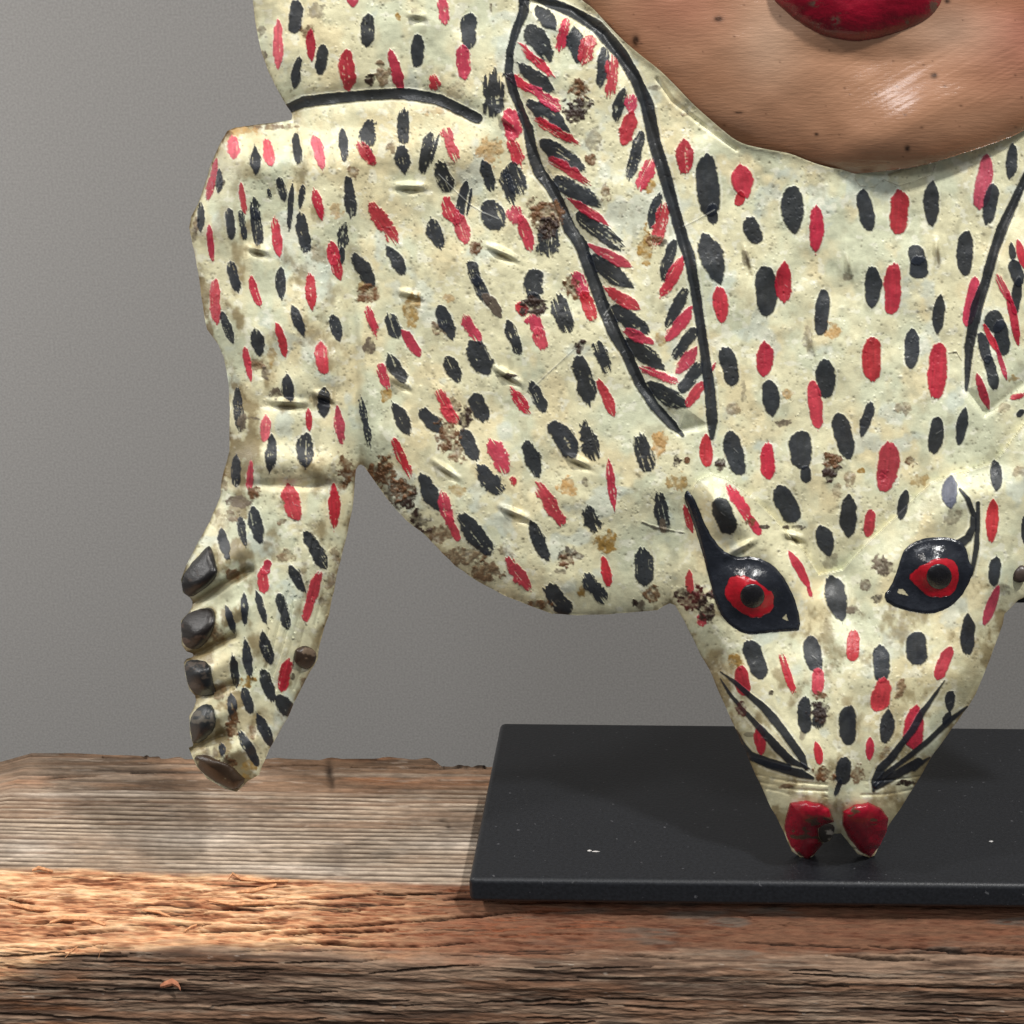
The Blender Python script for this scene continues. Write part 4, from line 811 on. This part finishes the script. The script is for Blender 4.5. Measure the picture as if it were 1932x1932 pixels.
stroke([cp('H', 1340, 1165), cp('H', 1400, 1155), cp('H', 1440, 1220)], [2, 2, 2], lin(80, 70, 54), .3, .2, .9, 24)
for k in range(60):                                                # pale scratches through the spots
    q = rs2.choice(spot_list); a = (q[1] + q[3]) / 2 + rs2.uniform(-6, 6); b = (q[2] + q[4]) / 2 + rs2.uniform(-10, 10); an = rs2.uniform(-1.2, 1.2); l = rs2.uniform(5, 13)
    stroke([(a, b), (a + l * math.cos(an), b + l * math.sin(an))], [1.3, .7], lin(170, 170, 164), .3, .1, .6, 31)
for k in range(150):                                               # tiny scratches
    a = rs2.uniform(400, 1900); b = rs2.uniform(250, 1400); an = rs2.gauss(-.9, .5); l = rs2.uniform(4, 13)
    stroke([(a, b), (a + l * math.cos(an), b + l * math.sin(an))], [1.0, .8], lin(96, 88, 70), .3, .1, .55, 30)
for p in patches:
    if p[5] in 'gdbr' and p[6] >= .8: do_patch(*p)
# bare rim
C = mixc(C, lin(92, 70, 44), np.clip(.75 * np.exp(-D / 2.6), 0, 1) * (DOf < 30) * sstep(.3, .55, fbm(X, Y, 24, 24, 801)))
C = mixc(C, lin(150, 140, 112), .75 * np.exp(-D / 5.0) * (DHf < 20))

# --- cut the sheet into parts that share one surface
use = INS | (D < SP * 1.45)
cell = (INS[:-1, :-1] | INS[1:, :-1] | INS[:-1, 1:] | INS[1:, 1:])
snap = (~INS) & (D < SP * 2.2)
XX = np.where(snap, NXp, X); YY = np.where(snap, NYp, Y)
POS = mask_pos(XX, YY, Hh).reshape(X.shape + (3,))
gx = np.gradient(POS, axis=1); gy = np.gradient(POS, axis=0)
# normals from the unsnapped height field
POSn = mask_pos(X, Y, Hh).reshape(X.shape + (3,))
gx = np.gradient(POSn, axis=1); gy = np.gradient(POSn, axis=0)
NRM = np.cross(gy, gx); NRM /= np.linalg.norm(NRM, axis=-1, keepdims=True) + 1e-12
if NRM[600, 600][1] > 0: NRM = -NRM
shoulder = [(440, -200), (440, 215), cp('A', 1000, 900)] + [cp('A', 1230, 835), cp('A', 1500, 800), cp('A', 1800, 785), cp('B', 350, 790), cp('B', 550, 820), cp('B', 700, 895), cp('B', 855, 970), (950, 180), (950, 100), (975, 20), (960, -200)]
legp = [(300, 205), (552, 224), (600, 300), (648, 420), (668, 560), (676, 700), (682, 800), (681, 895), (660, 1100), (600, 1520), (300, 1520)]
LAB = np.zeros(cell.shape, int)
cxm, cym = X[:-1, :-1] + SP / 2, Y[:-1, :-1] + SP / 2
LAB[inside([shoulder], cxm, cym)] = 1
LAB[inside([legp], cxm, cym)] = 2
LAB[inside([earL], cxm, cym)] = 3
LAB[inside([earR], cxm, cym)] = 4
LAB[inside([HEAD + []], cxm, cym)] = 5
MASK = bpy.data.objects.new('tin_mask', None); COL.objects.link(MASK)
tag(MASK, 'hammered tin mask painted as a spotted cream animal with red eyes around a brown chin', 'mask')
BR = lin(82, 62, 40)
allidx = np.arange(X.size).reshape(X.shape)
Cf = C.reshape(-1, 3); Gf = G.ravel(); Pf = POS.reshape(-1, 3); Nf = NRM.reshape(-1, 3); UVf = np.stack([XX, YY], -1).reshape(-1, 2)
def rim_quads(cm):
    """edges of the sheet that border on nothing, as (a, b) index pairs with outward order"""
    pad = np.pad(cell, 1)
    out = []
    c = cm
    up = c & ~pad[:-2, 1:-1]; dn = c & ~pad[2:, 1:-1]; lf = c & ~pad[1:-1, :-2]; rt = c & ~pad[1:-1, 2:]
    for m, A_, B_ in ((up, allidx[:-1, :-1], allidx[:-1, 1:]), (dn, allidx[1:, 1:], allidx[1:, :-1]), (lf, allidx[1:, :-1], allidx[:-1, :-1]), (rt, allidx[:-1, 1:], allidx[1:, 1:])):
        out.append(np.stack([A_[m], B_[m]], -1))
    return np.concatenate(out)
for lab, nm in ((0, 'body'), (1, 'shoulder'), (2, 'foreleg'), (3, 'ear'), (4, 'ear'), (5, 'animal_head')):
    cm = cell & (LAB == lab)
    q = np.stack([allidx[:-1, :-1][cm], allidx[1:, :-1][cm], allidx[1:, 1:][cm], allidx[:-1, 1:][cm]], -1)
    if len(q) == 0: continue
    rq = rim_quads(cm)
    ids, inv = np.unique(q, return_inverse=True); q2 = inv.reshape(q.shape)
    pos = Pf[ids]; col = Cf[ids]; gl = Gf[ids]; nr = Nf[ids]; uv = UVf[ids]
    if len(rq):
        rid, rinv = np.unique(rq, return_inverse=True); rinv = rinv.reshape(rq.shape)
        rp = Pf[rid]; dirv = rp - CAM; dirv /= np.linalg.norm(dirv, axis=1)[:, None]
        n0 = len(ids)
        pos = np.concatenate([pos, rp, rp + dirv * 0.0014]); col = np.concatenate([col, Cf[rid] * .6 + BR * .4, np.broadcast_to(BR * .6, rp.shape)])
        gl = np.concatenate([gl, Gf[rid] * .5, Gf[rid] * .5]); uv = np.concatenate([uv, UVf[rid], UVf[rid] + 3])
        m = len(rid)
        rf = np.stack([rinv[:, 1] + n0, rinv[:, 0] + n0, rinv[:, 0] + n0 + m, rinv[:, 1] + n0 + m], -1)
        nr = np.concatenate([nr, Nf[rid], Nf[rid]])
        q2 = np.concatenate([q2, rf])
    o = build(nm, pos, q2, col, gl, uv, M_TIN, MASK, nr)
    if nm == 'ear': o['label'] = 'long leaf shaped ear with black outline and fishbone strokes' + (', left' if lab == 3 else ', right')

# ------------------------------------------------------------------ raised parts draped on the sheet
def bil(A, x, y):
    fx = np.clip((x - xs[0]) / SP, 0, X.shape[1] - 2.001); fy = np.clip((y - ys[0]) / SP, 0, X.shape[0] - 2.001)
    i = fy.astype(int); j = fx.astype(int); a = fx - j; b = fy - i
    if A.ndim == 3: a = a[..., None]; b = b[..., None]
    return (A[i, j] * (1 - a) + A[i, j + 1] * a) * (1 - b) + (A[i + 1, j] * (1 - a) + A[i + 1, j + 1] * a) * b
def blur(A, n):
    for _ in range(n):
        for ax in (0, 1): A = (np.roll(A, 1, ax) + A * 2 + np.roll(A, -1, ax)) / 4
    return A
Hsm = blur(Hh, 14)
def patch(name, poly, sp, hfun, cfun, mat, parent, base=None, step=1, lift=1.0, jagamp=.6, label=None, skirt=4):
    P_ = jag(poly, 5, jagamp, len(name) + int(poly[0][0])); xa = np.array(P_)
    x_, y_ = np.meshgrid(np.arange(xa[:, 0].min() - 3 * sp, xa[:, 0].max() + 3 * sp, sp), np.arange(xa[:, 1].min() - 3 * sp, xa[:, 1].max() + 3 * sp, sp))
    ins = inside([P_], x_, y_); d, nx_, ny_ = dist_band([P_], x_, y_, 400.0)
    ce = ins[:-1, :-1] | ins[1:, :-1] | ins[:-1, 1:] | ins[1:, 1:]
    sn = ~ins
    xx = np.where(sn & (d < 3 * sp), nx_, x_); yy = np.where(sn & (d < 3 * sp), ny_, y_)
    di = np.where(ins, d, 0)
    hb = bil(Hsm if base is None else base, xx, yy)
    h = hb + hfun(xx, yy, di) + lift
    col, gl = cfun(xx, yy, di)
    ix = np.arange(x_.size).reshape(x_.shape)
    q = np.stack([ix[:-1, :-1][ce], ix[1:, :-1][ce], ix[1:, 1:][ce], ix[:-1, 1:][ce]], -1)
    pad = np.pad(ce, 1); rq = []
    for m, A_, B_ in ((ce & ~pad[:-2, 1:-1], ix[:-1, :-1], ix[:-1, 1:]), (ce & ~pad[2:, 1:-1], ix[1:, 1:], ix[1:, :-1]), (ce & ~pad[1:-1, :-2], ix[1:, :-1], ix[:-1, :-1]), (ce & ~pad[1:-1, 2:], ix[:-1, 1:], ix[1:, 1:])):
        rq.append(np.stack([A_[m], B_[m]], -1))
    rq = np.concatenate(rq)
    ids, inv = np.unique(q, return_inverse=True); q2 = inv.reshape(q.shape)
    pp = mask_pos(xx, yy, h); pos = pp[ids]; cc = col.reshape(-1, 3)[ids]; gg = np.broadcast_to(gl, x_.shape).ravel()[ids]; uv = np.stack([xx, yy], -1).reshape(-1, 2)
    uvi = uv[ids]
    rid, rinv = np.unique(rq, return_inverse=True); rinv = rinv.reshape(rq.shape); m = len(rid); n0 = len(ids)
    dv = pp[rid] - CAM; dv /= np.linalg.norm(dv, axis=1)[:, None]
    look = {v: k for k, v in enumerate(ids.tolist())}; fr = np.array([look[v] for v in rid.tolist()])
    pos = np.concatenate([pos, pp[rid] + dv * skirt * K]); cc = np.concatenate([cc, col.reshape(-1, 3)[rid] * .8]); gg = np.concatenate([gg, np.full(m, .2)]); uvi = np.concatenate([uvi, uv[rid] + 2])
    rf = np.stack([fr[rinv[:, 1]], fr[rinv[:, 0]], rinv[:, 0] + n0, rinv[:, 1] + n0], -1)
    o = build(name, pos, np.concatenate([q2, rf]), cc, gg, uvi, mat, parent)
    if label: o['label'] = label
    return o, (x_, y_, h)
def dome(w_, hmax): return lambda x, y, d: hmax * np.sqrt(np.clip(1 - (1 - np.clip(d / w_, 0, 1)) ** 2, 0, 1))
def worn(base, wearcol, th, seed, gl=.75, sc=14, mott=.4):
    def f(x, y, d):
        n = fbm(x, y, sc, sc, seed, 4); n2 = fbm(x, y, sc * 2.2, sc * 1.4, seed + 9, 4)
        c = base * (1 - mott / 2 + mott * n)[..., None]
        m = sstep(th, th + .06, n2)
        return c * (1 - m[..., None]) + wearcol * m[..., None] * (.8 + .4 * n)[..., None], np.clip(gl - .5 * m, 0, 1)
    return f
EB = lin(30, 33, 40)
def kk(c, *a): return [cp(c, x, y) for x, y in a]
eyeL = smooth_loop(kk('K', (565, 635), (585, 640), (640, 720), (730, 950), (840, 1100), (950, 1160), (1100, 1150), (1250, 1220), (1350, 1340), (1440, 1540), (1468, 1735), (1400, 1738), (1200, 1755), (1060, 1768), (960, 1735), (860, 1650), (800, 1540), (760, 1380), (700, 1150), (640, 960), (580, 780), (546, 690)), 1)
eyeR = smooth_loop(kk('L', (1000, 1080), (1120, 1015), (1250, 1000), (1380, 1010), (1470, 1060), (1500, 1200), (1545, 1250), (1480, 1410), (1400, 1510), (1320, 1570), (1200, 1608), (1050, 1590), (860, 1530), (828, 1455), (880, 1400), (930, 1280), (960, 1180)), 1)
def eye(poly, cx, cy, iris, pup, tri):
    def hf(x, y, d):
        return np.minimum(3.5, d * .7) + 34 * np.exp(-(((x - cx) / 44) ** 2 + ((y - cy) / 38) ** 2) ** 1.3)
    tp = np.array(tri)
    def cf(x, y, d):
        n = fbm(x, y, 12, 12, int(cx), 4); c = EB * (.7 + .7 * n)[..., None]
        m = inside([tri], x, y)
        m = np.asarray(m) if m.shape == x.shape else np.zeros(x.shape, bool)
        c = np.where(m[..., None], lin(176, 168, 138), c)
        return c, np.clip(.95 - .3 * (n > .6), 0, 1)
    o, fld = patch('eye', poly, 1.5, hf, cf, M_EYE, MASK)
    def over(x, y):
        # height of the eye surface
        fx = (x - fld[0][0, 0]) / 1.5; fy = (y - fld[1][0, 0]) / 1.5
        fx = np.clip(fx, 0, fld[2].shape[1] - 2.001); fy = np.clip(fy, 0, fld[2].shape[0] - 2.001); i = fy.astype(int); j = fx.astype(int); a = fx - j; b = fy - i; A = fld[2]
        return (A[i, j] * (1 - a) + A[i, j + 1] * a) * (1 - b) + (A[i + 1, j] * (1 - a) + A[i + 1, j + 1] * a) * b
    global _ov; _ov = over
    def cfi(x, y, d):
        n = fbm(x, y, 9, 9, int(cx) + 3, 4); c = lin(172, 22, 36) * (.75 + .5 * n)[..., None]
        e = sstep(2.5, 0, d) * (n > .45); return c * (1 - .5 * e[..., None]), .8
    P_ = iris
    def drape(extra):
        return lambda x, y, d: over(x, y) - bil(Hsm, x, y) + extra(d)
    patch('iris', P_, 1.4, drape(lambda d: 0.8 * np.clip(d / 2, 0, 1)), cfi, M_EYE, o, lift=.4, jagamp=1.6, skirt=2)
    pl_ = [(pup[0] + pup[2] * math.cos(a), pup[1] + pup[2] * 1.0 * math.sin(a)) for a in np.linspace(0, 2 * math.pi, 26)[:-1]]
    def cfp(x, y, d):
        n = fbm(x, y, 7, 7, int(cx) + 5, 4); return lin(26, 25, 28) * (.6 + .9 * n)[..., None], np.clip(.6 + .5 * (n - .5), 0, 1)
    patch('pupil', pl_, 1.4, drape(lambda d: 1.6 + 2.5 * np.sqrt(np.clip(d / 8, 0, 1))), cfp, M_EYE, o, lift=.4, jagamp=.7, skirt=3)
    return o
M_EYE = paint_mat('glossy_enamel', 0.12, 0.5, [(16, 0.35, 0.0005), (50, 0.25, 0.0002)], 0.2, 0.5, 0.3)
eye(eyeL, *cp('K', 1080, 1410), smooth_loop(kk('K', (920, 1290), (1100, 1325), (1170, 1390), (1255, 1440), (1255, 1580), (1120, 1650), (1000, 1600), (900, 1520), (858, 1430)), 1), (*cp('K', 1085, 1465), 23), kk('K', (1318, 1640), (1350, 1608), (1366, 1662)))
eye(eyeR, *cp('L', 1250, 1260), smooth_loop(kk('L', (1012, 1312), (1100, 1240), (1230, 1168), (1350, 1165), (1410, 1225), (1425, 1320), (1390, 1430), (1310, 1478), (1180, 1472), (1090, 1395)), 1), (*cp('L', 1265, 1312), 24), kk('L', (935, 1442), (950, 1408), (985, 1415), (1020, 1462)))
# nostrils
NR = lin(158, 18, 40); WB = lin(84, 58, 42)
nl = kk('N', (735, 1320), (860, 1300), (980, 1325), (1050, 1375), (1082, 1470), (1010, 1490), (955, 1520), (960, 1590), (995, 1640), (930, 1720), (878, 1762), (810, 1730), (750, 1670), (708, 1580), (692, 1500), (712, 1400))
nr_ = kk('N', (1150, 1390), (1240, 1335), (1350, 1315), (1450, 1360), (1510, 1440), (1497, 1540), (1440, 1660), (1372, 1748), (1280, 1700), (1200, 1600), (1150, 1500))
patch('nostril', nl, 1.5, dome(34, 34), worn(NR * .8, WB, .68, 61, .95, 12, .9), M_EYE, MASK, label='red nostril with chipped dark notch, left')
patch('nostril', nr_, 1.5, dome(34, 34), worn(NR * .8, WB, .66, 63, .95, 12, .9), M_EYE, MASK, label='red nostril with brown worn streak, right')
ch = smooth_loop(kk('N', (965, 1500), (1030, 1480), (1090, 1500), (1080, 1570), (1040, 1620), (1000, 1640), (960, 1590)), 1)
patch('bare_metal_chip', ch, 1.5, dome(6, 7), worn(lin(66, 60, 54), lin(176, 168, 154), .66, 71, .5, 8), M_TIN, MASK)
# claws
NAILS = [(kk('I', (350, 1065), (375, 1090), (412, 1220), (424, 1290), (370, 1370), (290, 1430), (210, 1478), (150, 1440), (136, 1340), (190, 1240), (280, 1140)), lin(34, 32, 32), lin(70, 60, 54)),
         (kk('I', (370, 1552), (404, 1600), (400, 1700), (340, 1830), (260, 1890), (160, 1865), (136, 1760), (137, 1660), (200, 1595), (290, 1565)), lin(40, 34, 32), lin(84, 66, 56)),
         (kk('M', (162, 378), (230, 350), (362, 375), (380, 500), (412, 625), (340, 640), (270, 640), (205, 590), (172, 480)), lin(44, 46, 48), lin(84, 74, 66)),
         (kk('M', (320, 700), (390, 715), (415, 850), (370, 950), (240, 1035), (212, 940), (203, 830), (245, 750)), lin(54, 58, 60), lin(100, 94, 84)),
         (kk('M', (232, 1108), (340, 1100), (430, 1150), (540, 1190), (600, 1260), (650, 1300), (570, 1388), (480, 1355), (345, 1280), (265, 1200)), lin(76, 58, 42), lin(176, 166, 130)),
         (kk('M', (1035, 270), (1110, 240), (1190, 280), (1205, 350), (1145, 435), (1070, 420), (1025, 370), (1030, 310)), lin(78, 62, 50), lin(128, 108, 88))]
for k, (pl_, a, b) in enumerate(NAILS):
    patch('claw', smooth_loop(pl_, 1), 1.5, dome(24, 20), worn(a * .55, b * .8, .64, 200 + k * 7, .6, 12), M_TIN, MASK)
# rivet head
def rivet(px, py, r):
    c = mask_pos(np.array([px]), np.array([py]), 34)[0]
    bm = bmesh.new(); bmesh.ops.create_uvsphere(bm, u_segments=20, v_segments=10, radius=r * K)
    for v in bm.verts: v.co = Vector((v.co.x, v.co.y * .55, v.co.z)) + Vector(c)
    for f in bm.faces: f.smooth = True
    me = bpy.data.meshes.new('rivet'); bm.to_mesh(me); bm.free(); me.materials.append(M_RIVET)
    o = bpy.data.objects.new('rivet', me); COL.objects.link(o); o.parent = MASK
    return c
cxr, cyr = cp('Q', 935, 325)
hv = float(bil(Hsm, np.array([cxr]), np.array([cyr]))[0])
def rivet2():
    c = mask_pos(np.array([cxr]), np.array([cyr]), hv + 3)[0]
    bm = bmesh.new(); bmesh.ops.create_uvsphere(bm, u_segments=24, v_segments=12, radius=17 * K)
    for v in bm.verts: v.co = Vector((v.co.x, v.co.y * .6, v.co.z)) + Vector(c)
    for f in bm.faces: f.smooth = True
    me = bpy.data.meshes.new('rivet'); bm.to_mesh(me); bm.free(); me.materials.append(M_RIVET)
    o = bpy.data.objects.new('rivet', me); COL.objects.link(o); o.parent = MASK
rivet2()

# ------------------------------------------------------------------ the brown face behind the opening
FACEP = [(x + (1640 - x) * -.03, y + 9) for x, y in HOLE if y > -100]
FACEP = [(1000, -168)] + [(x - 8 if x < 1500 else x + 5, y) for x, y in FACEP] + [(2150, -168)]
def face_h(x, y, d):
    rad = np.hypot((x - 1630) / 560, (y + 160) / 482)
    d = np.clip((1 - rad) * 500 + 14, 0, None)
    h = -8 + 34 * (1 - np.exp(-d / 26)) + 62 * (1 - np.exp(-d / 160))
    sv = -.5 * (x - 1722) - .87 * (y - 244); tv = .87 * (x - 1722) - .5 * (y - 244)
    h += 43 * np.exp(-(sv / np.where(sv > 0, 82, 170)) ** 2 - (tv / 150) ** 2)
    h -= 6 * np.exp(-(((x - 1620) / 120) ** 2 + ((y - 112 + .0007 * (x - 1640) ** 2) / 26) ** 2))  # fold under the lip
    h += 7 * (fbm(x, y, 90, 70, 901, 2) - .5)
    st_ = vn(x * .88 - y * .47, x * .47 + y * .88, 90, 4.2, 905) - .5 + .6 * (vn(x * .88 - y * .47, x * .47 + y * .88, 60, 2.9, 906) - .5)
    h += .5 * st_ * (.15 + np.exp(-(((x - 1760) / 230) ** 2 + ((y - 150) / 110) ** 2)))
    return h
def face_c(x, y, d):
    a = lin(168, 127, 99); b = lin(147, 105, 78); r = lin(172, 92, 84)
    n = fbm(x, y, 120, 80, 911, 4)
    c = a * n[..., None] + b * (1 - n)[..., None]
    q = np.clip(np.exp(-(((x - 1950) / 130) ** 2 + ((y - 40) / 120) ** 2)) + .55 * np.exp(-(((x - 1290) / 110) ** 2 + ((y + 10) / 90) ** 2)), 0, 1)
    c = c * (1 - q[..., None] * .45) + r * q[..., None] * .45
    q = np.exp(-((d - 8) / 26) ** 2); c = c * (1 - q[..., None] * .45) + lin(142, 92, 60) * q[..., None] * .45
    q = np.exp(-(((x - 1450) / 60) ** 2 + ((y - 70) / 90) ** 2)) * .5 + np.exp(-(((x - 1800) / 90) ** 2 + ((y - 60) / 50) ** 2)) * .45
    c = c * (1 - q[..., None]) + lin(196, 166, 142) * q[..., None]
    rr = np.random.RandomState(5)
    for k in range(70):
        sx, sy, rad = rr.uniform(1110, 2100), rr.uniform(-60, 310), rr.uniform(.9, 2.2)
        m = np.exp(-(((x - sx) / (rad * rr.uniform(.7, 1.8))) ** 2 + ((y - sy) / rad) ** 2)) * .8
        c = c * (1 - m[..., None]) + lin(70, 44, 30) * m[..., None]
    for sx, sy, rx, ry in (cp('C', 490, 320) + (6, 10), cp('C', 1140, 150) + (8, 5), cp('D', 1225, 595) + (6, 5), cp('D', 1015, 1165) + (5, 6), cp('D', 300, 1055) + (4, 3), cp('D', 1330, 10) + (5, 4), cp('C', 1300, 885) + (8, 2)):
        m = np.clip(np.exp(-(((x - sx) / rx) ** 2 + ((y - sy) / ry) ** 2)) * 1.3, 0, .95) * np.clip(.5 + fbm(x, y, 5, 5, 921), 0, 1)
        c = c * (1 - m[..., None]) + lin(44, 28, 20) * m[..., None]
    return c, np.clip(.72 + .3 * (n - .5), 0, 1)
Z0 = np.zeros_like(Hh)
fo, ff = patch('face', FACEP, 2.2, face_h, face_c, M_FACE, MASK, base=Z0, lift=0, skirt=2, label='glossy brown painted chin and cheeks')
LIP = smooth_loop([(1440, -60), (1455, 0), (1468, 14), (1492, 36), (1540, 69), (1588, 80), (1620, 83), (1672, 74), (1732, 53), (1768, 29), (1786, -6), (1800, -60), (1760, -110), (1640, -135), (1500, -115)], 2)
def lip_h(x, y, d): return 58 + 64 * np.sqrt(np.clip(1 - (1 - np.clip(d / 84, 0, 1)) ** 2, 0, 1)) - 18 * (d < 1) + 3 * (fbm(x, y, 40, 20, 945, 2) - .5)
def lip_c(x, y, d):
    n = fbm(x, y, 40, 24, 941, 4)
    c = lin(124, 10, 32) * (.55 + .9 * n)[..., None]
    e = sstep(9, 0, d); c = c * (1 - .55 * e[..., None]) + lin(70, 8, 24) * .55 * e[..., None]
    m = np.zeros(x.shape)
    for a, b, rx, ry in (cp('D', 290, 30) + (13, 6), cp('D', 450, 165) + (9, 10), cp('D', 1230, 50) + (14, 14), cp('D', 1015, 175) + (4, 4), cp('D', 500, 95) + (8, 3)):
        m = np.maximum(m, np.exp(-(((x - a) / rx) ** 2 + ((y - b) / ry) ** 2) ** 2) * (fbm(x, y, 7, 7, 951) > .42))
    c = c * (1 - m[..., None]) + lin(96, 70, 60) * m[..., None]
    return c, np.clip(.95 - .6 * m, 0, 1)
patch('lower_lip', LIP, 1.8, lip_h, lip_c, M_EYE, MASK, base=Z0, lift=0, skirt=14, label='glossy dark red lower lip')
